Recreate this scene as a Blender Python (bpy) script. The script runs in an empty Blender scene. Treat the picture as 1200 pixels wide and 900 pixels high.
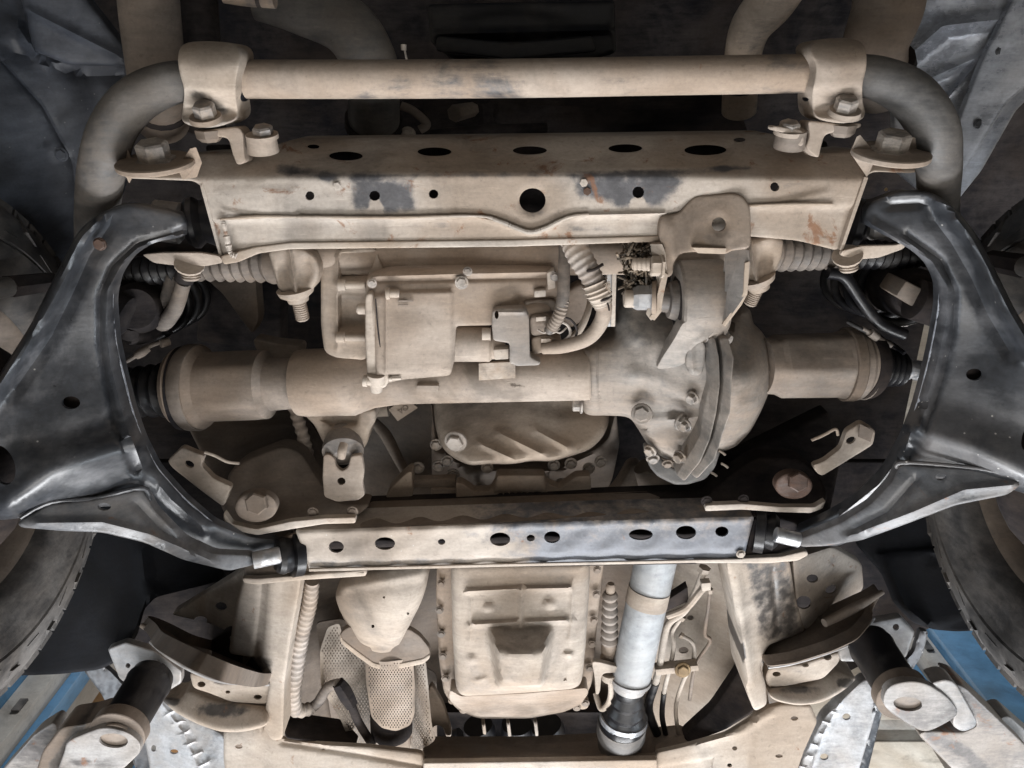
import bpy, bmesh, math, random
import numpy as np
from mathutils import Vector, Matrix, geometry
random.seed(7); np.random.seed(7)
# ------------------------------------------------------------------ camera, world, lamps
S = bpy.context.scene
C = S.collection
F = 900.0
TILT = math.radians(21.25)
CT, ST = math.cos(TILT), math.sin(TILT)
CAMZ = 1.0                      # the phone is held one metre above the workshop floor
cam = bpy.data.objects.new('camera', bpy.data.cameras.new('camera')); C.objects.link(cam)
cam.data.sensor_width = 36; cam.data.lens = 27
cam.data.clip_start = .02; cam.data.clip_end = 200
cam.matrix_world = Matrix(((1, 0, 0, 0), (0, -CT, -ST, 0), (0, ST, -CT, CAMZ), (0, 0, 0, 1)))
S.camera = cam
S.view_settings.view_transform = 'Standard'; S.view_settings.look = 'None'
S.view_settings.exposure = -0.12; S.view_settings.gamma = 1.0
W = bpy.data.worlds.new('World'); S.world = W; W.use_nodes = True
W.node_tree.nodes['Background'].inputs[0].default_value = (.82, .9, 1, 1)
W.node_tree.nodes['Background'].inputs[1].default_value = .045
def lamp(name, loc, target, sx, sy, power, col):
    l = bpy.data.lights.new(name, 'AREA'); l.shape = 'RECTANGLE'; l.size = sx; l.size_y = sy
    l.energy = power; l.color = col
    o = bpy.data.objects.new(name, l); C.objects.link(o); o.location = loc
    o.rotation_euler = (Vector(target) - Vector(loc)).to_track_quat('-Z', 'Y').to_euler()
    return o
mid = (0, .35, 2.05)
lamp('door_light', (0.3, 2.95, .38), mid, 2.6, .7, 190, (.97, .98, 1))
lamp('floor_bounce_fill', (0, 1.1, .10), (0, .5, 2.05), 1.8, .7, 25, (1, .965, .92))  # added low fill standing in for light bounced off the floor
lamp('lamp_tube', (-2.3, 1.6, .8), mid, .3, 1.8, 24, (.84, .92, 1))
lamp('lamp_tube', (2.3, 1.6, .8), mid, .3, 1.8, 30, (.84, .92, 1))
for x in (-3.2, 3.2): lamp('background_fill', (x, 3.6, 7.2), (x, 5.2, 3), 1.6, .4, 170, (1, .97, .92))  # unseen fills added to brighten the back wall
lamp('background_fill', (0, -1.8, 7.2), (0, 3.5, 3.2), 3, .4, 300, (1, .97, .92))  # unseen fill added to brighten the cardboard boxes and the walls
# ------------------------------------------------------------------ coordinates
def P(px, py, h):
    """point at height h above the camera that lies on the ray towards image point (px, py) of the 1200 x 900 photograph"""
    u = (px - 600) / F; v = (py - 450) / F
    d = h / (CT - ST * v)
    return Vector((u * d, (ST + CT * v) * d, h + CAMZ))
def dep(py, h): return h / (CT - ST * (py - 450) / F)
# ------------------------------------------------------------------ materials
def nt(name):
    m = bpy.data.materials.new(name); m.use_nodes = True
    t = m.node_tree; t.nodes.clear()
    return m, t
def N(t, kind, **kw):
    n = t.nodes.new(kind)
    for k, v in kw.items():
        if k.startswith('i_'): n.inputs[k[2:].replace('_', ' ')].default_value = v
        else: setattr(n, k, v)
    return n
def L(t, a, b): t.links.new(a, b)
def rng(t, src, a, b, c=0.0, d=1.0):
    n = N(t, 'ShaderNodeMapRange'); n.clamp = True; n.interpolation_type = 'SMOOTHSTEP'
    L(t, src, n.inputs[0])
    for i, x in enumerate((a, b, c, d)): n.inputs[i + 1].default_value = x
    return n.outputs[0]
def mixc(t, f, a, b, mode='MIX'):
    n = N(t, 'ShaderNodeMix', data_type='RGBA', blend_type=mode)
    if isinstance(f, (int, float)): n.inputs[0].default_value = f
    else: L(t, f, n.inputs[0])
    for k, x in ((6, a), (7, b)):
        if isinstance(x, tuple): n.inputs[k].default_value = (*x, 1)
        else: L(t, x, n.inputs[k])
    return n.outputs[2]
def math_(t, op, a, b=None):
    n = N(t, 'ShaderNodeMath', operation=op)
    for k, x in ((0, a), (1, b)):
        if x is None: continue
        if isinstance(x, (int, float)): n.inputs[k].default_value = x
        else: L(t, x, n.inputs[k])
    return n.outputs[0]
def noise(t, vec, scale, detail=6, rough=.6, dist=0):
    n = N(t, 'ShaderNodeTexNoise'); n.inputs['Scale'].default_value = scale
    n.inputs['Detail'].default_value = detail; n.inputs['Roughness'].default_value = rough
    n.inputs['Distortion'].default_value = dist
    L(t, vec, n.inputs['Vector']); return n.outputs[0]
def grime(name, dust, under, thr=.4, soft=.12, sc=9, rd=.92, ru=.38, metal=0.0, rust=0.0, chip=0.0, bump=.25, streak=.5, spec=.5, coat=0.0, grain=.085, sm=.09, smear=.44):
    """dust lying in patches over a paint or a bare metal, with rust spots, chips, streaks and a fine grain"""
    lum = .3 * dust[0] + .6 * dust[1] + .1 * dust[2]
    if dust[0] > 1.15 * dust[2] and name != 'cardboard': dust = tuple(c + (lum - c) * .06 for c in dust)
    m, t = nt(name)
    out = N(t, 'ShaderNodeOutputMaterial'); b = N(t, 'ShaderNodeBsdfPrincipled'); L(t, b.outputs[0], out.inputs[0])
    pos = N(t, 'ShaderNodeNewGeometry').outputs['Position']
    mp = N(t, 'ShaderNodeMapping'); mp.inputs['Rotation'].default_value = (.3, .2, .75); mp.inputs['Scale'].default_value = (1, 5, 1.6)
    L(t, pos, mp.inputs[0])
    n1 = noise(t, pos, sc, 9, .66, .4); n2 = noise(t, mp.outputs[0], sc * 2.2, 6, .7)
    n3 = noise(t, pos, 190, 4, .7); n4 = noise(t, pos, 48, 5, .65, .2)
    comb = math_(t, 'ADD', math_(t, 'MULTIPLY', n1, 1 - streak * .5), math_(t, 'MULTIPLY', n2, streak * .5))
    wear_shade = N(t, 'ShaderNodeAttribute', attribute_name='wear_shade').outputs['Fac']  # mask of real wear and stains, on the pans also painted shade
    nw = math_(t, 'SUBTRACT', wear_shade, math_(t, 'MULTIPLY', math_(t, 'SUBTRACT', n4, .5), 1.0))
    wf = math_(t, 'SUBTRACT', 1.0, math_(t, 'MULTIPLY', rng(t, nw, .2, .72), rng(t, wear_shade, .02, .2)))
    f = math_(t, 'MULTIPLY', rng(t, comb, thr - soft, thr + soft), wf)
    dcol = mixc(t, rng(t, noise(t, pos, sc * .8, 3, .5, .3), .35, .68), tuple(c * q for c, q in zip(dust, (.78, .72, .665))), tuple(min(1, c * q) for c, q in zip(dust, (1.13, 1.15, 1.18))))
    ucol = mixc(t, rng(t, n4, .3, .75), tuple(c * .75 for c in under), tuple(min(1, c * 1.3) for c in under))
    col = mixc(t, f, ucol, dcol)
    if rust:
        nr = noise(t, pos, 22, 8, .7, .6)
        rf = math_(t, 'MULTIPLY', rng(t, nr, .66 - rust * .2, .74 - rust * .18), .75)
        col = mixc(t, rf, col, (.20, .085, .035))
    if chip:
        v = N(t, 'ShaderNodeTexVoronoi'); v.inputs['Scale'].default_value = 60; L(t, pos, v.inputs['Vector'])
        cf = math_(t, 'MULTIPLY', rng(t, v.outputs['Distance'], .09, .05), math_(t, 'MULTIPLY', rng(t, n1, .45, .6), chip))
        col = mixc(t, cf, col, (.55, .53, .5))
    g = rng(t, n3, .25, .75, 1 - grain, 1 + grain)
    gm = N(t, 'ShaderNodeVectorMath', operation='SCALE'); L(t, col, gm.inputs[0]); L(t, g, gm.inputs['Scale'])
    s2 = rng(t, n2, .3, .68, 1 - sm * 1.3, 1 + sm * .6)
    dk = rng(t, noise(t, pos, sc * .55 + 1.5, 6, .6, .8), .50, .72, 1.0, 1 - smear)
    g2 = N(t, 'ShaderNodeVectorMath', operation='SCALE'); L(t, gm.outputs[0], g2.inputs[0]); 
    m2 = N(t, 'ShaderNodeMapping'); m2.inputs['Rotation'].default_value = (.5, .9, -.6); m2.inputs['Scale'].default_value = (26, 210, 90); L(t, pos, m2.inputs[0])
    sn = noise(t, m2.outputs[0], 1.0, 3, .6); sn2 = noise(t, pos, 95, 5, .75, .3)
    scr = math_(t, 'MULTIPLY', rng(t, sn, .62, .72, 1.0, 1.16), rng(t, sn2, .26, .42, .74, 1.0))
    L(t, math_(t, 'MULTIPLY', math_(t, 'MULTIPLY', s2, dk), scr), g2.inputs['Scale'])
    L(t, g2.outputs[0], b.inputs['Base Color'])
    rr = N(t, 'ShaderNodeMapRange'); L(t, f, rr.inputs[0]); rr.inputs[3].default_value = ru; rr.inputs[4].default_value = rd
    L(t, math_(t, 'ADD', rr.outputs[0], math_(t, 'MULTIPLY', math_(t, 'SUBTRACT', n4, .5), .25)), b.inputs['Roughness'])
    if metal: L(t, math_(t, 'MULTIPLY', math_(t, 'SUBTRACT', 1.0, f), metal), b.inputs['Metallic'])
    b.inputs['Specular IOR Level'].default_value = spec
    if coat: b.inputs['Coat Weight'].default_value = coat; b.inputs['Coat Roughness'].default_value = .25
    bp = N(t, 'ShaderNodeBump'); bp.inputs['Strength'].default_value = bump * .7; bp.inputs['Distance'].default_value = .004
    hh = math_(t, 'ADD', math_(t, 'MULTIPLY', n3, .5), math_(t, 'ADD', math_(t, 'MULTIPLY', n4, .32), math_(t, 'MULTIPLY', f, .15)))
    L(t, hh, bp.inputs['Height']); L(t, bp.outputs[0], b.inputs['Normal'])
    return m
D1 = (.325, .268, .217)
M = dict(
 frame=grime('dusty_frame_paint', (.40, .347, .294), (.085, .083, .088), .31, .08, 9, rust=.42, ru=.42, bump=.3),
 rail=grime('dusty_rail_paint', (.42, .362, .303), (.085, .075, .068), .29, .10, 6, rust=.2),
 band=grime('worn_crossmember_paint', (.40, .35, .30), (.112, .120, .140), .37, .09, 5, rust=.2, chip=.7, ru=.5),
 dust=grime('thick_tan_dust', D1, (.26, .21, .17), .36, .18, 8),
 dust2=grime('pale_dust', (.405, .345, .285), (.235, .20, .17), .38, .2, 7),
 brown=grime('brown_dust', (.205, .165, .132), (.10, .085, .072), .40, .2, 7),
 deep=grime('dark_grime_and_shade', (.050, .042, .039), (.010, .010, .013), .47, .15, 7, ru=.8, spec=.12),  # near black, also paints the shade of voids and backings
 alu=grime('dusty_cast_aluminium', (.305, .262, .222), (.16, .155, .147), .44, .16, 7, ru=.6, metal=.05, bump=.35),
 alu2=grime('greyer_cast_aluminium', (.30, .268, .238), (.20, .188, .18), .46, .16, 8, ru=.5, metal=.1),
 black=grime('black_arm_paint', (.125, .128, .137), (.034, .037, .043), .52, .09, 5, rd=.46, ru=.32, chip=1.0, bump=.12, streak=.35, spec=.6, coat=.05, grain=.08, sm=.04),
 gusset=grime('grey_gusset_paint', (.20, .20, .205), (.10, .105, .115), .47, .12, 8, rd=.6, ru=.3, rust=.35, chip=.5, bump=.2, coat=.15),
 bar=grime('bar_paint', (.345, .285, .23), (.055, .055, .06), .41, .07, 6, rust=.12),
 barend=grime('bar_end_paint_and_shade', (.15, .14, .13), (.05, .052, .055), .46, .14, 8, rd=.8),  # darker than the bar: depth shading of its ends put into colour
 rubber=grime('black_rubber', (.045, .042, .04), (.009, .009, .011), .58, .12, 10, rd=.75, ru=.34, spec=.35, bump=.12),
 boot=grime('dusty_rubber', (.24, .205, .175), (.06, .055, .052), .46, .16, 10),
 tyre=grime('tyre_rubber', (.145, .135, .126), (.024, .024, .026), .50, .16, 7, rd=.9, ru=.55, bump=.4),
 liner=grime('liner_plastic', (.12, .135, .165), (.035, .042, .058), .5, .2, 4, rd=.6, ru=.36, bump=.2, chip=.3),
 shiny=grime('scraped_sheet_with_sheen', (.50, .53, .58), (.26, .28, .32), .5, .14, 5, rd=.42, ru=.25, metal=.25, chip=.3, bump=.3),  # base colour raised to paint the sheen that the lamps do not reflect
 flap=grime('flap_rubber', (.012, .013, .016), (.005, .006, .009), .5, .2, 12, rd=.8, ru=.65, bump=.3, spec=.2),
 steel=grime('grey_steel', (.38, .36, .34), (.30, .31, .325), .5, .2, 8, rd=.6, ru=.34, metal=.3, grain=.06),
 shaft=grime('grey_shaft_paint', (.37, .38, .385), (.32, .34, .36), .5, .2, 5, rd=.55, ru=.4, metal=.15, grain=.05, bump=.06),
 zinc=grime('zinc_steel', (.40, .38, .36), (.48, .50, .53), .58, .1, 14, ru=.3, metal=.8),
 rust=grime('rusty_steel', (.10, .055, .036), (.055, .034, .026), .5, .2, 20, bump=.5),
 seal=grime('silver_underseal', (.47, .475, .485), (.27, .28, .295), .42, .15, 12, rd=.5, ru=.25, metal=.55, bump=.3, chip=.5, grain=.1),
 bluep=grime('blue_post_paint', (.065, .19, .36), (.05, .15, .29), .4, .2, 5, rd=.5, ru=.4, grain=.04, bump=.05),
 greyp=grime('grey_post_paint', (.32, .325, .325), (.26, .265, .27), .4, .2, 5, rd=.6, ru=.5, grain=.04, bump=.05),
 armp=grime('lift_arm_paint', (.30, .285, .27), (.13, .12, .115), .46, .1, 10, rd=.6, ru=.4, rust=.5, grain=.1),
 card=grime('cardboard', (.55, .32, .15), (.48, .27, .12), .4, .2, 4, rd=.9, ru=.9, grain=.05, bump=.05),
 wall=grime('cream_plaster', (.55, .53, .49), (.50, .48, .44), .4, .2, 2, rd=.9, ru=.9, grain=.04, bump=.1),
 conc=grime('workshop_concrete', (.36, .35, .33), (.25, .245, .24), .45, .2, 2, rd=.8, ru=.6),
 mid=grime('brown_grey_dust', (.262, .213, .172), (.14, .125, .11), .42, .18, 6),
 boltm=grime('dusty_bolt_metal', (.37, .325, .28), (.20, .185, .175), .47, .10, 30, ru=.45, metal=.35, rust=.2),
 label=grime('faded_label', (.40, .34, .28), (.30, .255, .21), .4, .2, 40, grain=.05),
 wrap=grime('dusty_hose_wrap', (.36, .31, .265), (.17, .15, .14), .42, .15, 12, bump=.4),
 straw=grime('dry_mud_and_roots', (.22, .17, .12), (.05, .04, .03), .5, .1, 60, bump=.8),
 gold=grime('brass_screw', (.30, .21, .11), (.27, .19, .10), .5, .2, 20, metal=.6, ru=.4),
)
# ------------------------------------------------------------------ mesh helpers
def link(name, verts, faces, mat, parent=None, smooth=True, ang=38, wear_shade=None, kind=None):
    V = np.asarray([tuple(v) for v in verts], float)
    c = (V.min(0) + V.max(0)) / 2
    me = bpy.data.meshes.new(name); me.from_pydata([tuple(v) for v in V - c], [], faces); me.materials.append(M[mat])
    if smooth: me.shade_smooth(); me.set_sharp_from_angle(angle=math.radians(ang))
    if wear_shade is not None:
        a = me.attributes.new('wear_shade', 'FLOAT', 'POINT'); a.data.foreach_set('value', np.asarray(wear_shade, np.float32))
    me.update()
    o = bpy.data.objects.new(name, me); C.objects.link(o)
    base = Vector((0, 0, 0)); q = parent
    while q: base += q.location; q = q.parent
    o.location = Vector(c) - base
    if parent: o.parent = parent
    if kind: o['kind'] = kind
    return o
def T(name, label, cat, px, py, h, group=None):
    o = bpy.data.objects.new(name, None); C.objects.link(o); o.location = P(px, py, h); o.empty_display_size = .03
    o['label'] = label; o['category'] = cat
    if group: o['group'] = group
    return o
def tag(o, label, cat, group=None, kind=None):
    if label: o['label'] = label
    if cat: o['category'] = cat
    if group: o['group'] = group
    if kind: o['kind'] = kind
    return o
def dup(o, vec, parent=None, label=None):
    c = o.copy(); C.objects.link(c); c.location = o.location + (Vector(vec) if parent is None or parent == o.parent else Vector((0, 0, 0)))
    c.parent = parent if parent else o.parent
    for ch in [x for x in o.children]: dup(ch, (0, 0, 0), c)
    if label: c['label'] = label
    return c
def rounded(pts, r, sharp=()):
    if r <= 0: return [Vector(p) for p in pts]
    out = []; n = len(pts)
    for i in range(n):
        a, b, c = Vector(pts[i - 1]), Vector(pts[i]), Vector(pts[(i + 1) % n])
        la, lc = (a - b).length, (c - b).length
        if i in sharp or la < 1e-6 or lc < 1e-6: out.append(b); continue
        s = b + (a - b) * min(r / la, .48); e = b + (c - b) * min(r / lc, .48)
        k = 4 if r > 4 else 2
        for j in range(k + 1):
            q = j / k; out.append(s * (1 - q) ** 2 + b * 2 * q * (1 - q) + e * q * q)
    return out
def resample(pts, step):
    out = []; n = len(pts)
    for i in range(n):
        a, b = pts[i], pts[(i + 1) % n]; k = max(1, int(math.ceil((b - a).length / step - .3)))
        for j in range(k): out.append(a.lerp(b, j / k))
    res = [out[0]]
    for p in out[1:]:
        if (p - res[-1]).length > .25: res.append(p)
    if (res[0] - res[-1]).length < .25: res.pop()
    return res
def inside(poly, X, Y):
    res = np.zeros(X.shape, bool); n = len(poly)
    x1, y1 = poly[-1]
    for x2, y2 in poly:
        if y1 != y2:
            c = ((y1 > Y) != (y2 > Y)) & (X < (x2 - x1) * (Y - y1) / (y2 - y1) + x1)
            res ^= c
        x1, y1 = x2, y2
    return res
def dist(poly, X, Y, closed=True):
    D = np.full(X.shape, 1e9); n = len(poly)
    for i in range(n if closed else n - 1):
        ax, ay = poly[i]; bx, by = poly[(i + 1) % n]
        dx, dy = bx - ax, by - ay; l = dx * dx + dy * dy + 1e-9
        t = np.clip(((X - ax) * dx + (Y - ay) * dy) / l, 0, 1)
        D = np.minimum(D, np.hypot(X - ax - t * dx, Y - ay - t * dy))
    return D
def tps(ctrl):
    c = np.array(ctrl, float); n = len(c)
    if n == 1: return lambda X, Y: np.full(np.shape(X), c[0, 2])
    if n == 2:
        d = c[1, :2] - c[0, :2]; l = d @ d
        return lambda X, Y: c[0, 2] + (c[1, 2] - c[0, 2]) * np.clip(((X - c[0, 0]) * d[0] + (Y - c[0, 1]) * d[1]) / l, -.3, 1.3)
    if n == 3:
        A = np.c_[np.ones(3), c[:, :2]]; k = np.linalg.solve(A, c[:, 2]); return lambda X, Y: k[0] + k[1] * X + k[2] * Y
    U = lambda r2: np.where(r2 > 0, r2 * np.log(np.maximum(r2, 1e-9)), 0)
    s = 100.0; q = c[:, :2] / s
    K = U(((q[:, None] - q[None]) ** 2).sum(2)) + np.eye(n) * .02
    Pm = np.c_[np.ones(n), q]; A = np.block([[K, Pm], [Pm.T, np.zeros((3, 3))]])
    w = np.linalg.solve(A, np.r_[c[:, 2], 0, 0, 0])
    def f(X, Y):
        X = np.asarray(X, float) / s; Y = np.asarray(Y, float) / s
        r = w[n] + w[n + 1] * X + w[n + 2] * Y
        for i in range(n): r = r + w[i] * U((X - q[i, 0]) ** 2 + (Y - q[i, 1]) ** 2)
        return r
    return f
def ss(x): x = np.clip(x, 0, 1); return x * x * (3 - 2 * x)
def ell(cx, cy, rx, ry, rot=0, k=None):
    k = k or max(10, min(28, int(max(rx, ry) * 1.6)))
    c, s = math.cos(math.radians(rot)), math.sin(math.radians(rot))
    return [Vector((cx + rx * math.cos(a) * c - ry * math.sin(a) * s, cy + rx * math.cos(a) * s + ry * math.sin(a) * c)) for a in [2 * math.pi * i / k for i in range(k)]]
def field(items, X, Y):
    """sum of raised features: e = ellipse, l = rib along a line, s = raised area; positive is proud of the surface"""
    Z = np.zeros(X.shape)
    for it in items:
        if it[0] == 'e':
            _, cx, cy, rx, ry, amp, soft = it[:7]; rot = math.radians(it[7]) if len(it) > 7 else 0
            dx, dy = X - cx, Y - cy; a = dx * math.cos(rot) + dy * math.sin(rot); b = -dx * math.sin(rot) + dy * math.cos(rot)
            r = np.sqrt((a / rx) ** 2 + (b / ry) ** 2); Z += amp * (1 - ss((r - (1 - soft)) / max(soft, 1e-3)))
        elif it[0] == 'l':
            _, pts, w, amp = it; d = dist(pts, X, Y, False); Z += amp * np.exp(-(d / w) ** 2)
        elif it[0] == 's':
            _, pts, soft, amp = it; d = dist(pts, X, Y); ins = inside(pts, X, Y)
            sd = np.where(ins, d, -d); Z += amp * ss(sd / soft * .5 + .5)
        elif it[0] == 'f': Z += it[1](X, Y)
    return Z
def sheet(name, out, h, mat, parent=None, t=.02, holes=(), er=5, ea=None, relief=(), stain_shade=(), step=6, r=6, sharp=(), tdir=(0, 0, 1), hole_t=None, kind=None, ang=45, back=False, slots=()):
    """pressed or cast piece: an outline with real holes, a modelled face (height field over the outline) and walls of depth t"""
    hf = h if callable(h) else tps(h if isinstance(h, (list, tuple)) else [(0, 0, h)])
    loop = resample(rounded(out, r, sharp), step)
    poly = [(p.x, p.y) for p in loop]
    hl = [resample(ell(*q), max(2.2, step * .8)) if not isinstance(q[0], tuple) else resample(rounded(list(q), 3), step) for q in list(holes)]
    if ea is None: ea = dep(np.mean([p[1] for p in poly]), float(np.mean(hf(np.array([p[0] for p in poly]), np.array([p[1] for p in poly]))))) / F * er * .8
    X0 = np.array([p[0] for p in poly]); Y0 = np.array([p[1] for p in poly])
    gx, gy = np.meshgrid(np.arange(X0.min(), X0.max(), step), np.arange(Y0.min(), Y0.max(), step * .9))
    gx = gx + (np.arange(gx.shape[0]) % 2)[:, None] * step * .5
    gx, gy = gx.ravel(), gy.ravel()
    ex, ey = [], []
    if er > 0:                                         # rings inside the rim, for its rounding
        ar = sum(poly[i][0] * poly[(i + 1) % len(poly)][1] - poly[(i + 1) % len(poly)][0] * poly[i][1] for i in range(len(poly)))
        sg = 1 if ar > 0 else -1
        for q in (.18, .5, 1.0):
            for i in range(len(poly)):
                a, b = poly[i - 1], poly[(i + 1) % len(poly)]; dx, dy = b[0] - a[0], b[1] - a[1]; l = math.hypot(dx, dy) + 1e-9
                ex.append(poly[i][0] - sg * dy / l * er * q); ey.append(poly[i][1] + sg * dx / l * er * q)
        ex, ey = np.array(ex), np.array(ey); qs = np.repeat([.18, .5, 1.0], len(poly)) * er
        k = inside(poly, ex, ey) & (dist(poly, ex, ey) > qs * .9); ex, ey = ex[k], ey[k]
        k = dist(poly, gx, gy) > er * 1.0 + step * .45
    else: k = dist(poly, gx, gy) > step * .5; ex, ey = np.zeros(0), np.zeros(0)
    k &= inside(poly, gx, gy); gx, gy = np.r_[ex, gx[k]], np.r_[ey, gy[k]]
    for it in relief:                                  # rows of points that follow each rib or raised edge, so that it stays crisp
        if it[0] not in 'ls': continue
        lp = it[1]; w = max(1.2, it[2] * (.9 if it[0] == 'l' else .5))
        if w > step * 1.6: continue
        k = dist(lp, gx, gy, it[0] == 's') > w * 1.5; gx, gy = gx[k], gy[k]
        q = [Vector(a) for a in lp] + ([Vector(lp[0])] if it[0] == 's' else []); ax_, ay_ = [], []
        for a, b in zip(q, q[1:]):
            dd = (b - a); n_ = max(1, int(dd.length / (step * .8))); dd = dd.normalized() if dd.length > 0 else Vector((1, 0))
            for j in range(n_):
                c = a.lerp(b, (j + .5) / n_)
                for o_ in ((-1.6 * w, -.7 * w, 0, .7 * w, 1.6 * w) if it[0] == 'l' else (-w, 0, w)): ax_.append(c.x - dd.y * o_); ay_.append(c.y + dd.x * o_)
        ax_, ay_ = np.array(ax_), np.array(ay_); k = inside(poly, ax_, ay_); ax_, ay_ = ax_[k], ay_[k]
        if len(ax_): k = dist(poly, ax_, ay_) > max(1.2, er * .3); gx, gy = np.r_[gx, ax_[k]], np.r_[gy, ay_[k]]
    hp = [[(p.x, p.y) for p in q] for q in hl]
    for q in hp:
        k = ~inside(q, gx, gy) & (dist(q, gx, gy) > min(step * .4, 1.6)); gx, gy = gx[k], gy[k]
    pts = list(loop); edges = [(i, (i + 1) % len(loop)) for i in range(len(loop))]
    for q in hl:
        b = len(pts); pts += q; edges += [(b + i, b + (i + 1) % len(q)) for i in range(len(q))]
    pts += [Vector((x, y)) for x, y in zip(gx, gy)]
    v2, e2, f2 = geometry.delaunay_2d_cdt(pts, edges, [], 0, 1e-4)[:3]
    VX = np.array([v.x for v in v2]); VY = np.array([v.y for v in v2])
    f2 = np.array(f2); cx, cy = VX[f2].mean(1), VY[f2].mean(1)
    k = inside(poly, cx, cy)
    for q in hp: k &= ~inside(q, cx, cy)
    f2 = f2[k]
    D = dist(poly, VX, VY)
    H = hf(VX, VY) + np.zeros(VX.shape)
    if er > 0: H = H + ea * (1 - np.sqrt(np.maximum(0, 1 - (1 - np.clip(D / er, 0, 1)) ** 2)))
    H = H - field(relief, VX, VY)
    V = [P(x, y, z) for x, y, z in zip(VX, VY, H)]
    faces = []
    for a, b, c in f2:
        n = (V[b] - V[a]).cross(V[c] - V[a]); faces.append((int(a), int(b), int(c)) if n.dot(V[a] - Vector((0, 0, CAMZ))) < 0 else (int(a), int(c), int(b)))
    td = Vector(tdir).normalized()
    cnt = {}
    for f in faces:
        for i in range(3):
            e = (f[i], f[(i + 1) % 3]); cnt[tuple(sorted(e))] = None if tuple(sorted(e)) in cnt else e
    nb = {}; hmap = dist(hp[0], VX, VY) < .3 if hp else np.zeros(len(VX), bool)
    for q in hp[1:]: hmap |= dist(q, VX, VY) < .3
    V = list(V); wearx = []
    for e in [x for x in cnt.values() if x]:
        for i in e:
            if i not in nb:
                nb[i] = len(V); V.append(V[i] + td * ((hole_t or min(t, .004)) if hmap[i] else t)); wearx.append(i)
        a, b = e; faces.append((b, a, nb[a], nb[b]))
    if back:
        m = len(V); mp = {}
        for f in f2:
            ff = []
            for i in f:
                i = int(i)
                if i not in mp:
                    mp[i] = nb[i] if i in nb else len(V)
                    if i not in nb: V.append(V[i] + td * t); wearx.append(i)
                ff.append(mp[i])
            faces.append(tuple(ff[::-1]))
    wr = None
    if stain_shade:
        w = np.clip(field(stain_shade, VX, VY), 0, 1); wr = np.r_[w, w[wearx]] if wearx else w
    return link(name, V, faces, mat, parent, True, ang, wr, kind)
def catmull(pts, n):
    out = []; m = len(pts)
    for i in range(m - 1):
        p0, p1, p2, p3 = pts[max(i - 1, 0)], pts[i], pts[i + 1], pts[min(i + 2, m - 1)]
        for j in range(n):
            t = j / n; out.append(.5 * ((2 * p1) + (p2 - p0) * t + (2 * p0 - 5 * p1 + 4 * p2 - p3) * t * t + (3 * p1 - p0 - 3 * p2 + p3) * t ** 3))
    out.append(pts[-1]); return out
def tube_mesh(cs, rs, seg=20, cap=True, twist=0):
    V, Fc = [], []; n = len(cs)
    up = Vector((0, 0, 1)); prev = None
    for i in range(n):
        d = (cs[min(i + 1, n - 1)] - cs[max(i - 1, 0)]).normalized()
        if prev is None:
            a = up.cross(d)
            if a.length < .1: a = Vector((1, 0, 0)).cross(d)
        else: a = prev - d * prev.dot(d)
        a.normalize(); prev = a; b = d.cross(a)
        for k in range(seg):
            q = 2 * math.pi * k / seg + twist; rr = rs[i](q) if callable(rs[i]) else rs[i]
            V.append(cs[i] + a * math.cos(q) * rr + b * math.sin(q) * rr)
    for i in range(n - 1):
        for k in range(seg):
            Fc.append((i * seg + k, i * seg + (k + 1) % seg, (i + 1) * seg + (k + 1) % seg, (i + 1) * seg + k))
    if cap: Fc.append(tuple(range(seg))[::-1]); Fc.append(tuple((n - 1) * seg + k for k in range(seg)))
    return V, Fc
def sweep(name, path, r, mat, parent=None, seg=18, n=8, ring=None, jit=0.0, kind=None):
    """pipe or hose through (px, py, h); r in image pixels at that place; ring=(pitch, depth) in metres gives ribs"""
    pts = [P(*p) for p in path]; rl = r if isinstance(r, (list, tuple)) else [r] * len(path)
    rm = [Vector((x * dep(p[1], p[2]) / F, 0, 0)) for x, p in zip(rl, path)]
    cs = catmull(pts, n); rs = [v.x for v in catmull(rm, n)]
    if ring:
        pitch, dpt = ring; L_ = [0]
        for a, b in zip(cs, cs[1:]): L_.append(L_[-1] + (b - a).length)
        k = int(L_[-1] / pitch * 8); ts = np.linspace(0, L_[-1], k)
        A = np.array([tuple(c) for c in cs]); cs = [Vector((np.interp(t, L_, A[:, 0]), np.interp(t, L_, A[:, 1]), np.interp(t, L_, A[:, 2]))) for t in ts]
        rs = [np.interp(t, L_, rs) - dpt * (.5 - .5 * math.cos(2 * math.pi * t / pitch)) ** .7 for t in ts]
    if jit: rs = [x * (1 + random.uniform(-jit, jit)) for x in rs]
    V, Fc = tube_mesh(cs, rs, seg)
    return link(name, V, Fc, mat, parent, kind=kind)
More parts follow.
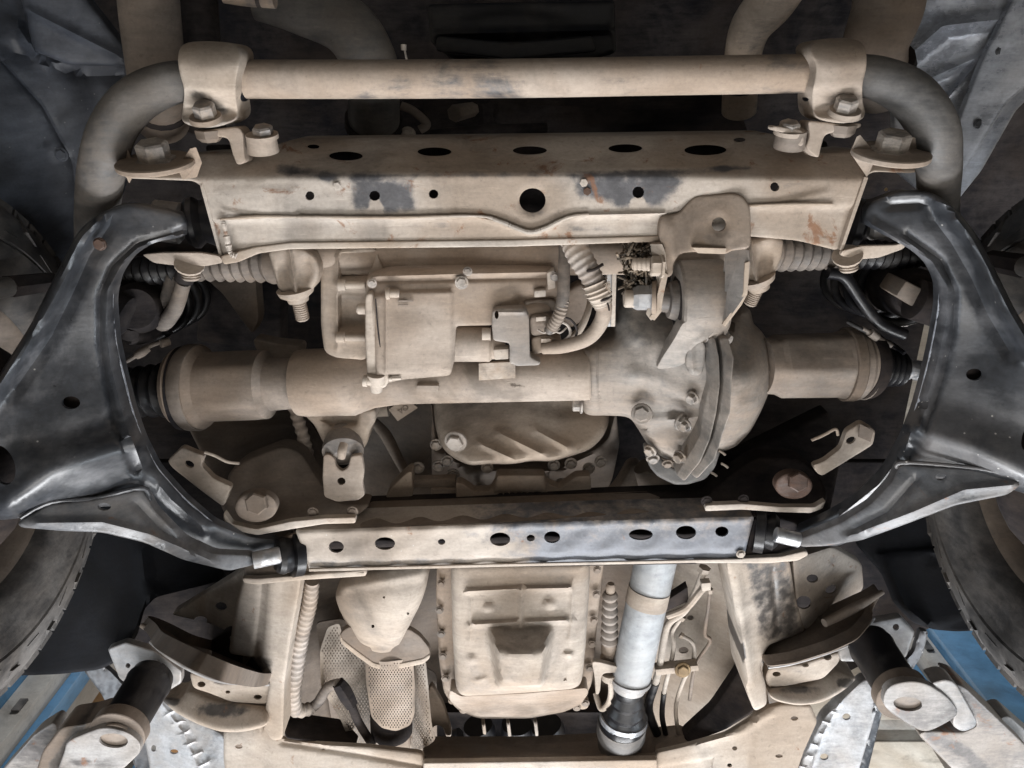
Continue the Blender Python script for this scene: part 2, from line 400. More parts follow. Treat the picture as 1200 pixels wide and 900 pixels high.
def lathe(name, p0, p1, prof, mat, parent=None, seg=32, facet=None, ang=30):
    """turned piece between two points (px, py, h); prof = (place 0..1, radius in pixels)"""
    a, b = P(*p0), P(*p1); k = (dep(p0[1], p0[2]) + dep(p1[1], p1[2])) / 2 / F
    cs = [a.lerp(b, t) for t, _ in prof]; rs = [r * k for _, r in prof]
    for i in range(1, len(cs)):
        if (cs[i] - cs[i - 1]).length < 1e-5: cs[i] = cs[i] + (b - a) * .0008
    V, Fc = [], []; d = (b - a).normalized(); u = Vector((0, 0, 1)).cross(d); u = u.normalized() if u.length > .1 else Vector((1, 0, 0)); w = d.cross(u)
    for c, r in zip(cs, rs):
        for j in range(seg):
            q = 2 * math.pi * j / seg; rr = r
            if facet and facet[1] <= (c - a).length / (b - a).length <= facet[2]:
                z = ((q + facet[3]) * facet[0] / (2 * math.pi)) % 1 - .5; rr = r * min(1, math.cos(math.pi / facet[0]) * 1.035 / math.cos(z * 2 * math.pi / facet[0]))
            V.append(c + u * math.cos(q) * rr + w * math.sin(q) * rr)
    n = len(cs)
    for i in range(n - 1):
        for j in range(seg): Fc.append((i * seg + j, i * seg + (j + 1) % seg, (i + 1) * seg + (j + 1) % seg, (i + 1) * seg + j))
    Fc.append(tuple(range(seg))[::-1]); Fc.append(tuple((n - 1) * seg + j for j in range(seg)))
    return link(name, V, Fc, mat, parent, ang=ang)
def corr(n, r0, r1, dpt):
    out = []
    for i in range(n):
        for k, q in enumerate((0, .25, .5, .75)):
            t = (i + q) / n; r = r0 + (r1 - r0) * t; out.append((t, r - dpt * (1, .35, 0, .35)[k]))
    out.append((1, r1 - dpt)); return out
def lathe_up(name, p, ln, tilt, prof, mat, parent=None, seg=32, ang=30, lean=0):
    """turned piece standing on p and pointing forward along the car, seen tilt degrees off its side; ln in pixels"""
    k = dep(p[1], p[2]) / F; a = P(*p); t = math.radians(tilt) + math.atan((450 - p[1]) / F); l = math.radians(lean)
    d = (Vector((0, -CT, ST)) * math.cos(l) + Vector((1, 0, 0)) * math.sin(l)) * math.cos(t) - Vector((0, ST, CT)) * math.sin(t)
    b = a + d * (ln * k / math.cos(t)); w = d.cross(Vector((1, 0, 0))).normalized(); u = w.cross(d); V, Fc = [], []
    for q, r in prof:
        for j in range(seg):
            x = 2 * math.pi * (j + .5) / seg; V.append(a.lerp(b, q) + u * math.cos(x) * r * k + w * math.sin(x) * r * k)
    for i in range(len(prof) - 1):
        for j in range(seg): Fc.append((i * seg + j, i * seg + (j + 1) % seg, (i + 1) * seg + (j + 1) % seg, (i + 1) * seg + j))
    Fc.append(tuple(range(seg))[::-1]); Fc.append(tuple((len(prof) - 1) * seg + j for j in range(seg)))
    return link(name, V, Fc, mat, parent, ang=ang)
AX = dict(z=(0, 0, -1), f=(0, -1, -.12), b=(0, 1, -.1), r=(1, 0, 0), l=(-1, 0, 0), d=(0, .45, -.9), u=(0, -.45, -.9))
def bolt(px, py, h, r, ax='z', mat='dust', parent=None, head=.7, flange=1.35, stud=0.0, name='bolt', nut=True):
    """hexagon head on a flange (or a nut with the stud through it); px, py, h is the seat, ax the way it points"""
    d = Vector(AX[ax] if isinstance(ax, str) else ax).normalized(); o = P(px, py, h); R = r * dep(py, h) / F
    a = d.cross(Vector((0, .3, 1))).normalized() if abs(d.z) < .9 else d.cross(Vector((0, 1, 0))).normalized(); b = d.cross(a)
    tw = random.uniform(0, 1)
    V, Fc = [], []
    def ring(k, rr, z, hexa=False):
        s = len(V)
        for j in range(k):
            q = 2 * math.pi * j / k + (tw if hexa else 0); V.append(o + a * math.cos(q) * rr + b * math.sin(q) * rr + d * z)
        return s
    def tubef(s1, s2, k):
        for j in range(k): Fc.append((s1 + j, s1 + (j + 1) % k, s2 + (j + 1) % k, s2 + j))
    def cap(s, k): Fc.append(tuple(s + j for j in range(k)))
    if flange:
        s = [ring(16, R * flange, -R * .15), ring(16, R * flange, R * .12), ring(16, R * flange * .93, R * .2)]
        tubef(s[0], s[1], 16); tubef(s[1], s[2], 16); cap(s[2], 16)
    hh = R * head + R * .18
    s = [ring(6, R, R * .18, 1), ring(6, R, hh - R * .1, 1), ring(6, R * .86, hh, 1)]
    tubef(s[0], s[1], 6); tubef(s[1], s[2], 6); cap(s[2], 6)
    if stud:
        k = int(stud / .12 / 1); z = hh; last = ring(12, R * .52, z)
        for i in range(max(2, k)):
            n1 = ring(12, R * .58, z + R * .06); n2 = ring(12, R * .5, z + R * .12); tubef(last, n1, 12); tubef(n1, n2, 12); last = n2; z += R * .12
        n1 = ring(12, R * .44, z + R * .1); tubef(last, n1, 12); cap(n1, 12)
    return link(name, V, Fc, mat, parent, ang=25)
def prism(name, pts, ext, mat, parent=None, bevel=.0015, kind=None, world=False, seg=2):
    """flat plate or block: a polygon of (px, py, h) points pushed along ext (metres)"""
    bm = bmesh.new(); W_ = [Vector(p) if world else P(*p) for p in pts]; e = Vector(ext)
    a = [bm.verts.new(v) for v in W_]; b = [bm.verts.new(v + e) for v in W_]; n = len(a)
    bm.faces.new(a); bm.faces.new(b[::-1])
    for i in range(n): bm.faces.new((a[i], b[i], b[(i + 1) % n], a[(i + 1) % n]))
    bmesh.ops.recalc_face_normals(bm, faces=bm.faces)
    if bevel: bmesh.ops.bevel(bm, geom=list(bm.edges), offset=bevel, segments=seg, affect='EDGES', profile=.6, clamp_overlap=True)
    V = [v.co.copy() for v in bm.verts]; bm.verts.index_update(); Fc = [tuple(v.index for v in f.verts) for f in bm.faces]; bm.free()
    return link(name, V, Fc, mat, parent, ang=35, kind=kind)
# ------------------------------------------------------------------ the workshop
def box(name, x0, x1, y0, y1, z0, z1, mat, parent=None, bevel=.002, kind=None):
    return prism(name, [(x0, y0, z0), (x1, y0, z0), (x1, y1, z0), (x0, y1, z0)], (0, 0, z1 - z0), mat, parent, bevel, kind, world=True)
def at_h(px, py, h, h2):
    """where the vertical line through (px, py, h) appears at height h2"""
    p = P(px, py, h); d = ST * p.y + CT * h2
    return (600 + F * p.x / d, 450 + F * (CT * p.y - ST * h2) / d, h2)
box('floor', -7, 7, -7, 6.5, -.2, 0, 'conc', kind='structure', bevel=0)
box('ceiling', -7, 7, -7, 6.5, 7.6, 7.8, 'wall', kind='structure', bevel=0)
wl = box('wall', -7, 7, 6.2, 6.4, 0, 7.6, 'wall', kind='structure', bevel=0)
for x in (-6.9, 6.8): box('side_wall', x, x + .1, -7, 6.2, 0, 7.6, 'wall', kind='structure', bevel=0)
for z in (6.3, 6.95): box('wall_beam', -6.8, 6.8, 6.05, 6.2, z, z + .13, 'greyp', wl)
for k in range(12): box('wall_panel', -6.6 + k * 1.1, -6.6 + k * 1.1 + 1.07, 6.16, 6.2, 4.2, 6.28, 'wall', wl, .006)
def post(s, label):
    t = bpy.data.objects.new('lift_post', None); C.objects.link(t); t.location = (s * 1.62, 1.9, 0)
    tag(t, label, 'lift post', 'posts of the two-post lift')
    X = lambda a, b: (min(s * a, s * b), max(s * a, s * b))
    q = (1.495, 1.53, 1.532, 1.62, 1.622, 1.82) if s < 0 else (1.39, 1.425, 1.427, 1.49, 1.492, 1.80)
    a, b = X(q[2], q[3]); box('column', a, b, 1.84, 2.10, 0, 4.6, 'greyp', t)
    a, b = X(q[4], q[5]); box('side_flange', a, b, 1.80, 2.12, 0, 4.6, 'bluep', t)
    a, b = X(q[0], q[1]); box('edge_strip', a, b, 1.90, 1.96, 0, 4.6, 'bluep', t)
    a, b = X(1.5, 1.9); box('base_plate', a, b, 1.7, 2.3, .001, .02, 'bluep', t)
    for z in np.arange(1.2, 4.4, .28):
        a, b = X(q[2] + .02, q[2] + .045); box('slot_cover', a, b, 1.832, 1.842, z, z + .05, 'black', t, 0)
post(-1, 'grey lift post with thin blue edges beside the cardboard boxes'); post(1, 'grey lift post with a broad bright blue flange, behind the rust stained lift arm')
rk = bpy.data.objects.new('storage_rack', None); C.objects.link(rk); rk.location = (-1.9, 2.7, 0)
tag(rk, 'steel storage rack holding brown cardboard boxes behind the lift', 'rack')
box('shelf', -2.6, -1.35, 2.35, 3.1, 3.20, 3.24, 'greyp', rk)
for x in (-2.58, -1.41):
    for y in (2.36, 3.04): box('upright', x, x + .05, y, y + .05, 0, 3.19, 'bluep', rk)
def carton(x0, x1, y0, y1, z0, z1, label):
    t = bpy.data.objects.new('cardboard_box', None); C.objects.link(t); t.location = (x0, y0, z0)
    tag(t, label, 'box', 'cardboard boxes on the rack')
    box('carton', x0, x1, y0, y1, z0, z1, 'card', t, .003)
    ym = (y0 + y1) / 2; box('flap', x0 + .004, x1 - .004, ym - .11, ym - .004, z1 + .001, z1 + .007, 'card', t, .001)
    box('packing_tape', x0 + .05, x1 - .05, y0 - .003, y0 - .001, z0 + .08, z0 + .12, 'label', t, 0)
carton(-1.98, -1.66, 2.4, 2.8, 3.242, 3.58, 'open brown cardboard box nearest the grey post with thin blue edges')
carton(-1.62, -1.37, 2.42, 2.8, 3.242, 3.50, 'tall brown cardboard box at the inner end of the rack shelf')
carton(-2.05, -1.40, 2.83, 3.07, 3.242, 4.45, 'large brown cardboard box standing behind the two smaller boxes')
# ------------------------------------------------------------------ wheels
def wheel(s, label):
    cx, cy, cz, R = s * .735, .47, .95 + CAMZ, .385
    t = bpy.data.objects.new('wheel', None); C.objects.link(t); t.location = (cx, cy, cz); tag(t, label, 'wheel', 'road wheels')
    def turn(name, prof, mat, n=96):
        V, Fc = [], []
        for j in range(n):
            q = 2 * math.pi * j / n
            for x, r in prof: V.append((cx + s * x, cy + math.cos(q) * r, cz + math.sin(q) * r))
        m = len(prof)
        for j in range(n):
            for i in range(m - 1): Fc.append((j * m + i, j * m + i + 1, (j + 1) % n * m + i + 1, (j + 1) % n * m + i))
        return link(name, V, Fc, mat, t, ang=50)
    ty = turn('tyre', [(.03, .222), (.012, .228), (.004, .24), (0, .262), (-.004, .285), (-.006, .300), (-.003, .303), (-.006, .306), (-.004, .325), (.004, .345), (.014, .360), (.028, .372), (.05, .379), (.13, .384), (.21, .379), (.235, .370), (.252, .345), (.26, .29), (.25, .24), (.235, .222)], 'tyre')
    tr = []
    V, Fc = [], []
    for j in range(58):                                # tread blocks, each row its own width and twist
        for (xa, xb, q0, ln, r0) in ((.018, .052, 0, .86, .3655), (.062, .105, .4, .7, .384), (.112, .155, .1, .7, .386), (.162, .2, .5, .7, .384), (.207, .245, .2, .72, .372)):
            qa = (j + q0) * 2 * math.pi / 58; qb = qa + ln * 2 * math.pi / 58; b = len(V); sk = .012 * (1 if j % 2 else -1)
            for r in (r0 - .02, r0 + .009):
                for q, x in ((qa, xa), (qa + sk, xb), (qb + sk, xb), (qb, xa)):
                    rr = r - (.006 if x in (.012, .245) else 0); V.append((cx + s * x, cy + math.cos(q) * rr, cz + math.sin(q) * rr))
            Fc += [(b, b + 1, b + 2, b + 3), (b + 4, b + 7, b + 6, b + 5), (b, b + 4, b + 5, b + 1), (b + 1, b + 5, b + 6, b + 2), (b + 2, b + 6, b + 7, b + 3), (b + 3, b + 7, b + 4, b)]
    link('tread', V, Fc, 'tyre', ty, ang=20)
    V, Fc = [], []
    for j in range(44):                                # short ribs on the shoulder
        q = 2 * math.pi * j / 44; b = len(V); w = .009 if j % 2 else .015
        for r, x in ((.318 + .015 * (j % 2), -.003), (.366, .0205)):
            for dq in (-w / r, w / r):
                for o in (0.006, -.0028): V.append((cx + s * (x + o), cy + math.cos(q + dq * (1 + (j % 3) * .5)) * r, cz + math.sin(q + dq) * r))
        Fc += [(b, b + 1, b + 3, b + 2), (b + 4, b + 6, b + 7, b + 5), (b + 1, b + 5, b + 7, b + 3), (b, b + 2, b + 6, b + 4), (b, b + 4, b + 5, b + 1), (b + 2, b + 3, b + 7, b + 6)]
    link('shoulder_ribs', V, Fc, 'tyre', ty, ang=20)
    turn('rim', [(.045, .222), (.032, .228), (.028, .222), (.034, .212), (.06, .207), (.09, .195), (.17, .185), (.175, .05), (.17, .0)], 'brown')
    turn('brake_disc', [(.075, .0), (.075, .155), (.085, .16), (.1, .155), (.1, .0)], 'deep')
    kn = [(cx + s * .11, cy - .1, cz + .12), (cx + s * .0, cy - .08, cz + .06), (cx + s * -.03, cy, cz), (cx - s * .0, cy + .09, cz - .05), (cx + s * .1, cy + .1, cz - .12)]
    V, Fc = tube_mesh(catmull([Vector(k) for k in kn], 5), [.045] * 21, 12); link('knuckle', V, Fc, 'deep', t)
wheel(-1, 'black tyre and inner rim behind the rust spotted control arm'); wheel(1, 'black tyre with dusty shoulder blocks beside the bright scraped wheel arch sheet')
# ------------------------------------------------------------------ body above the chassis
fl = T('body_floor', 'dusty sheet metal body floor and gearbox tunnel above the frame', 'car body', 600, 700, 1.5)
sheet('tunnel_floor', [(330, 560), (880, 560), (930, 700), (940, 960), (270, 960), (290, 700)], [(600, 600, 1.62), (600, 900, 1.5), (350, 700, 1.42), (860, 700, 1.42), (350, 940, 1.34), (860, 940, 1.34)], 'brown', fl, t=.01, er=0, step=12,
      relief=[('l', [(830, 640), (800, 900)], 9, .012), ('l', [(400, 640), (370, 900)], 9, .012)])
sheet('tunnel_side', [(765, 640), (860, 640), (895, 780), (905, 850), (850, 870), (765, 870), (755, 780)], [(780, 650, 1.38), (860, 650, 1.30), (770, 860, 1.32), (890, 850, 1.20)], 'rail', fl, t=.02, er=4, step=9,
      holes=[(809, 724, 4, 3), (801, 762, 6, 4), (858, 680, 3, 5)], relief=[('l', [(865, 660), (880, 800)], 5, .006), ('e', 800, 735, 14, 36, .006, .6)])
sheet('tunnel_side', [(345, 650), (400, 650), (400, 770), (425, 880), (340, 872), (330, 780)], [(350, 660, 1.36), (400, 660, 1.4), (340, 870, 1.25)], 'brown', fl, t=.02, er=4, step=9)
sheet('cab_floor', [(-300, 905), (1500, 905), (1500, 1300), (-300, 1300)], 1.3, 'rail', fl, t=.01, er=0, step=40)
eb = T('engine_bay', 'dark inside of the engine bay above the crossmembers', 'engine bay', 600, 200, 1.9)
sheet('bonnet_inner', [(-250, -350), (1450, -350), (1450, 330), (-250, 330)], 1.95, 'deep', eb, t=.01, er=0, step=40, r=0)  # near-black backing, the shade of the bay is put into its colour
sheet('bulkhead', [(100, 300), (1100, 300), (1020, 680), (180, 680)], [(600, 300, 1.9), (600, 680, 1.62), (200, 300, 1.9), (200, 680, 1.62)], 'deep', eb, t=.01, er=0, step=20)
sheet('radiator_shroud', [(500, 5), (720, 0), (722, 62), (690, 72), (530, 70), (505, 50)], 1.5, 'rubber', eb, t=.06, er=6, relief=[('l', [(510, 40), (715, 35)], 4, .01), ('e', 600, 30, 80, 20, .01, .5)])
sheet('shroud_lip', [(512, 42), (600, 50), (695, 42), (700, 60), (600, 70), (510, 60)], 1.46, 'rubber', eb, t=.03, er=3)
wh = T('dark_backdrop', 'dark backdrop panels added above the splash flaps and mounts', 'backdrop', 200, 650, 1.4)  # dark backdrop added so the gaps do not show the bright wall
for pts in ([(60, 540), (330, 540), (330, 780), (250, 815), (150, 790), (60, 720)], [(860, 540), (1150, 540), (1150, 700), (1062, 752), (985, 792), (890, 780)]): sheet('backdrop_panel', pts, [(pts[0][0], 540, 1.5), (pts[1][0], 560, 1.5), (pts[3][0], 800, 1.34)], 'deep', wh, t=.01, er=3, step=14)
# inner wings / wheel arch liners
def liner(name, label, pts, h, mat, **k):
    t = T(name, label, 'wheel arch liner', pts[0][0], pts[0][1], h[0][2]); sheet('liner_sheet', pts, h, mat, t, **k); return t
a = liner('wheel_arch_liner', 'blue grey plastic wheel arch liner with a long seam, above the tyre tread', [(-60, -80), (60, -60), (118, 40), (160, 95), (150, 200), (120, 300), (60, 340), (-60, 350)],
      [(0, 0, 1.30), (0, 300, 1.22), (150, 100, 1.36), (120, 300, 1.42)], 'liner', t=.01, er=5, step=8,
      relief=[('l', [(0, 70), (50, 125), (85, 190), (90, 250)], 2.2, -.006), ('l', [(20, 30), (50, 75), (140, 74)], 5, .012), ('e', 72, 181, 12, 9, .006, .5), ('l', [(10, 60), (90, 80), (150, 90)], 10, -.01), ('s', [(85, 80), (150, 78), (120, 150), (110, 150)], 20, -.02)])
sheet('liner_pocket', [(20, -20), (80, -30), (150, 60), (152, 78), (80, 76), (40, 60)], [(30, 0, 1.27), (150, 70, 1.3), (30, 60, 1.27)], 'liner', a, t=.02, er=8, step=7, relief=[('l', [(30, 10), (140, 66)], 5, .008)])
bolt(72, 181, 1.27, 6, 'z', 'liner', a, head=.3)
b = liner('wheel_arch_liner', 'shiny scraped grey wheel arch sheet beside the stabilizer bar end', [(1085, -60), (1260, -60), (1260, 60), (1190, 130), (1150, 200), (1110, 250), (1050, 200), (1045, 110), (1060, 40)],
      [(1090, 0, 1.33), (1200, 0, 1.28), (1100, 220, 1.30), (1060, 120, 1.36)], 'shiny', t=.01, er=5, step=7,
      relief=[('l', [(1060, 70), (1105, 30), (1180, 22), (1240, 5)], 9, .018), ('l', [(1080, 96), (1150, 66)], 4, .010), ('l', [(1190, 5), (1150, 66), (1100, 130), (1050, 200)], 2.4, .008), ('s', [(1090, 95), (1150, 68), (1102, 126)], 6, -.012), ('l', [(1110, 230), (1180, 110), (1230, 60)], 14, .012)])
sheet('liner_edge', [(1196, -20), (1240, -30), (1240, 70), (1180, 120), (1130, 200), (1112, 245), (1098, 215), (1120, 150), (1150, 72)], [(1150, 100, 1.265), (1200, 0, 1.25), (1110, 230, 1.27)], 'shiny', b, t=.01, er=4, step=7)
for q in ((1187, 22), (1146, 145), (1172, 60)): bolt(*q, 1.26, 4, 'z', 'black', b, head=.3)
def flap(label, out, h, rel, holes=()):
    t = T('splash_flap', label, 'splash flap', out[0][0], out[0][1], 1.25); sheet('flap_sheet', out, h, 'flap', t, t=.006, er=4, step=8, relief=rel); return t
f1 = flap('black rubber splash flap hanging behind the tyre, above the boxes and lift post', [(60, 560), (150, 560), (262, 640), (262, 680), (182, 700), (168, 715), (160, 745), (145, 772), (115, 785), (70, 790), (20, 792), (-40, 760), (-40, 600)],
     [(80, 600, 1.28), (250, 660, 1.32), (60, 780, 1.16), (150, 760, 1.2)], [('l', [(165, 640), (172, 700), (150, 760)], 8, .008), ('e', 180, 700, 14, 20, .008, .6)])
f2 = flap('black rubber splash flap with a stiff moulded panel beside the shoulder blocks of the tyre', [(990, 610), (1120, 560), (1240, 640), (1240, 750), (1175, 738), (1120, 740), (1095, 738), (1070, 730), (1048, 708), (1035, 675), (1005, 640)],
     [(1010, 620, 1.32), (1150, 620, 1.26), (1180, 740, 1.14), (1080, 735, 1.2)], [('s', [(1028, 648), (1100, 640), (1150, 720), (1090, 738), (1050, 705)], 5, .010), ('l', [(1040, 660), (1062, 712), (1090, 735)], 4, .006), ('e', 1092, 656, 6, 6, -.006, .5)])
# ------------------------------------------------------------------ frame rails (behind everything)
r1 = T('frame_rail', 'pale dusty frame rail with a dark stained elbow beside the cloth wrapped hose', 'frame rail', 310, 720, 1.15, 'chassis frame rails')
sheet('rail_web', [(290, 655), (356, 650), (352, 690), (341, 750), (334, 800), (332, 866), (318, 868), (308, 850), (316, 800), (296, 770), (268, 766), (275, 715)], [(300, 660, 1.13), (350, 660, 1.11), (330, 860, 1.10), (270, 760, 1.15)], 'rail', r1, t=.1, er=5, step=6,
      relief=[('l', [(309, 664), (305, 720), (298, 770)], 3, -.004), ('l', [(320, 670), (312, 770)], 8, .006)], stain_shade=[('e', 300, 778, 26, 12, .9, .6), ('e', 336, 760, 8, 80, .25, 1)])
sheet('rail_gusset', [(200, 720), (225, 705), (285, 668), (296, 660), (290, 715), (272, 765), (268, 740), (245, 730)], [(210, 720, 1.24), (290, 665, 1.16), (270, 760, 1.17)], 'rail', r1, t=.02, er=3, step=6, stain_shade=[('s', [(190, 730), (240, 728), (280, 750), (270, 770), (200, 760)], 18, .8), ('l', [(200, 715), (240, 690)], 8, .6)], holes=[(259, 711, 7, 5.5), (235, 727, 8, 5), (268, 741, 9, 6, -40)])
sheet('rail_upper', [(205, 470), (345, 480), (395, 560), (420, 600), (300, 640), (262, 600), (240, 540)], [(220, 500, 1.34), (400, 580, 1.14), (260, 600, 1.16), (340, 490, 1.34)], 'brown', r1, t=.03, er=6, step=8, relief=[('l', [(215, 560), (190, 540)], 8, .01)])
r2 = T('frame_rail', 'grey stained frame rail beside the brake pipes and the slotted bracket', 'frame rail', 880, 720, 1.15, 'chassis frame rails')
sheet('rail_web', [(850, 655), (925, 655), (932, 700), (944, 740), (900, 756), (890, 780), (897, 800), (899, 826), (884, 834), (874, 810), (868, 750), (858, 700)], [(860, 660, 1.11), (920, 660, 1.14), (890, 830, 1.10), (940, 740, 1.16)], 'rail', r2, t=.1, er=5, step=6,
      relief=[('l', [(905, 665), (912, 740)], 3, -.004), ('l', [(863, 670), (880, 800)], 5, .006)], stain_shade=[('s', [(870, 655), (925, 655), (942, 745), (892, 752), (880, 700)], 10, .62), ('e', 870, 765, 4, 14, .9, .3)])
sheet('rail_gusset', [(928, 655), (975, 640), (1010, 660), (1012, 690), (985, 715), (950, 738), (938, 735), (932, 700)], [(930, 660, 1.16), (1000, 680, 1.26), (945, 735, 1.17)], 'band', r2, t=.02, er=5, step=6, holes=[(952, 678, 7, 5), (974, 691, 7, 5, -25), (942, 706, 9, 8)])
sheet('rail_upper', [(800, 600), (815, 560), (870, 530), (970, 480), (985, 540), (970, 610), (940, 640), (850, 640)], [(810, 570, 1.2), (960, 500, 1.34), (960, 610, 1.14)], 'deep', r2, t=.03, er=6, step=8, holes=[(825, 650, 1, 1)])
# ------------------------------------------------------------------ lower control arms
def edge_in(pts, d): return pts
cl = T('control_arm', 'black lower control arm with a rust spot near its dusty bush end', 'control arm', 100, 450, .93, 'lower control arms')
inL = [(219, 277), (180, 284), (155, 299), (139, 322), (133, 350), (137, 400), (146, 440), (156, 480), (168, 515), (185, 548), (215, 582), (250, 612), (290, 628), (325, 632)]
HL = [(218, 262, 1.02), (100, 262, .985), (140, 320, .985), (0, 450, .90), (130, 440, .965), (-60, 520, .86), (-40, 600, .86), (60, 560, .885), (170, 560, .955), (250, 635, 1.0), (325, 650, 1.04)]
outL = [(219, 262), (214, 250), (168, 240), (146, 237), (112, 252), (90, 273), (62, 328), (35, 382), (-8, 450), (-70, 520), (-70, 600), (0, 610), (30, 606), (60, 596), (168, 592), (200, 640), (260, 655), (300, 662), (329, 652), (327, 632)] + inL[::-1][1:]
sheet('arm_pressing', outL, HL, 'black', cl, t=.012, er=7, step=5, r=10, sharp=(0,),
      holes=[(83, 472, 11, 7.5), (2, 545, 24, 15, 70)],
      relief=[('l', [(200, 276), (165, 289), (141, 312), (126, 340), (124, 380), (130, 430), (140, 470), (150, 508), (170, 548), (200, 585), (240, 620)], 6, .007),
              ('l', [(215, 269), (160, 285), (131, 312), (117, 345), (117, 400), (125, 450), (136, 500), (158, 552)], 3.5, -.006),
              ('l', [(112, 262), (90, 290), (70, 335), (43, 388), (0, 452), (-40, 500)], 10, .014),
              ('l', [(130, 262), (105, 300), (85, 345), (60, 395), (15, 460)], 8, -.007),
              ('s', [(-70, 600), (-60, 560), (20, 535), (60, 520), (150, 502), (175, 570), (60, 585), (0, 610)], 16, .014),
              ('l', [(10, 590), (60, 552), (150, 524)], 18, .012),
              ('e', 70, 420, 60, 90, -.006, 1)],
      stain_shade=[('l', [(150, 240), (110, 262), (75, 310), (45, 370), (5, 440), (-30, 500)], 15, .9), ('l', [(0, 600), (60, 578), (160, 562)], 9, .8), ('l', [(168, 585), (215, 632), (300, 655)], 22, .85), ('l', [(150, 330), (150, 420), (175, 510)], 6, .5), ('e', 110, 380, 34, 60, .38, .9)])
for q in ((83, 472, 16, 12), (2, 545, 40, 26, 70)): sheet('dark_hole_backing', [tuple(p) for p in ell(*q)], .945, 'deep', cl, t=.004, er=0, r=0)  # dark ellipse behind each hole paints the shade inside the arm
sheet('gusset_plate', [(20, 612), (58, 590), (110, 585), (160, 574), (168, 573), (182, 598), (215, 632), (250, 648), (295, 650), (298, 662), (268, 669), (215, 656), (170, 636), (120, 624), (70, 622), (24, 618)],
      [(30, 610, .862), (165, 578, .93), (290, 660, .995), (120, 622, .88), (215, 655, .93)], 'gusset', cl, t=.012, er=3.5, step=4.5, holes=[(122, 594, 8, 4.5)],
      relief=[('l', [(40, 613), (120, 612), (175, 626), (250, 658)], 5, .006), ('l', [(160, 590), (190, 622), (225, 640)], 5, -.006), ('e', 224, 652, 5, 3, .004, .6), ('e', 186, 642, 8, 3, -.003, .5)])
lathe('bush_sleeve', (296, 657, 1.005), (329, 650, 1.02), [(0, 7), (.02, 10), (.95, 10), (1, 9)], 'zinc', cl)
lathe('rubber_bush', (322, 652, 1.03), (352, 648, 1.05), [(0, 16), (.1, 20), (.3, 22), (.6, 20), (.65, 27), (1, 27)], 'rubber', cl)
b = lathe('rubber_bush', (218, 262, 1.06), (258, 258, 1.07), [(0, 24), (.15, 29), (.3, 30), (.5, 24), (.8, 30), (1, 24)], 'rubber', cl)
b2 = lathe('bush_sleeve', (178, 258, 1.045), (214, 262, 1.05), [(0, 20), (.1, 24), (.9, 24), (1, 20)], 'barend', cl)
bolt(117, 286, .975, 7, 'z', 'rust', cl, head=.3, flange=1.1)
cr = T('control_arm', 'black lower control arm with grey scuffed patches beside the scraped wheel arch', 'control arm', 1100, 450, .93, 'lower control arms')
inR = [(1012, 262), (1044, 279), (1070, 293), (1088, 308), (1099, 330), (1099, 360), (1092, 400), (1083, 440), (1072, 480), (1058, 515), (1037, 552), (1010, 580), (975, 602), (935, 620)]
HR = [(1012, 250, 1.02), (1110, 240, .985), (1085, 300, .985), (1215, 400, .90), (1090, 430, .965), (1270, 450, .86), (1260, 590, .86), (1180, 540, .885), (1055, 540, .955), (980, 615, 1.0), (935, 630, 1.04)]
outR = inR + [(932, 628), (942, 640), (985, 640), (1020, 620), (1050, 580), (1075, 560), (1150, 562), (1190, 575), (1280, 605), (1290, 440), (1240, 430), (1212, 400), (1188, 360), (1166, 315), (1145, 275), (1122, 246), (1095, 226), (1058, 222), (1020, 236), (1013, 248)]
sheet('arm_pressing', outR, HR, 'black', cr, t=.012, er=7, step=5, r=10, sharp=(0,),
      holes=[(1142, 439, 10, 7), (1208, 512, 18, 10, -70)],
      relief=[('l', [(1020, 262), (1062, 286), (1092, 306), (1110, 335), (1110, 370), (1102, 410), (1090, 455), (1076, 495), (1055, 535), (1030, 568), (990, 600)], 6, .007),
              ('l', [(1060, 275), (1103, 305), (1119, 340), (1117, 390), (1106, 440), (1090, 490), (1068, 535)], 3.5, -.006),
              ('l', [(1105, 240), (1130, 268), (1155, 310), (1175, 355), (1203, 402), (1240, 445)], 10, .014),
              ('l', [(1090, 252), (1115, 285), (1138, 325), (1158, 370), (1185, 415)], 8, -.007),
              ('s', [(1085, 478), (1140, 490), (1200, 520), (1280, 540), (1280, 605), (1190, 572), (1060, 556)], 16, .014),
              ('l', [(1075, 505), (1140, 525), (1200, 555)], 16, .012), ('e', 1150, 400, 60, 80, -.006, 1),
              ('l', [(1040, 240), (1080, 238), (1110, 250)], 6, -.006)],
      stain_shade=[('l', [(1060, 226), (1110, 250), (1140, 290), (1165, 345), (1190, 385), (1230, 430)], 13, .9), ('l', [(1060, 552), (1150, 556), (1200, 575)], 8, .8), ('l', [(1070, 500), (1045, 560), (990, 615), (940, 630)], 20, .85), ('l', [(1090, 330), (1088, 420), (1068, 500)], 6, .5), ('e', 1140, 360, 34, 60, .38, .9)])
for q in ((1142, 439, 16, 12), (1208, 512, 30, 20, -70)): sheet('dark_hole_backing', [tuple(p) for p in ell(*q)], .945, 'deep', cr, t=.004, er=0, r=0)  # dark ellipses behind the holes, shade of the hollow arm as colour
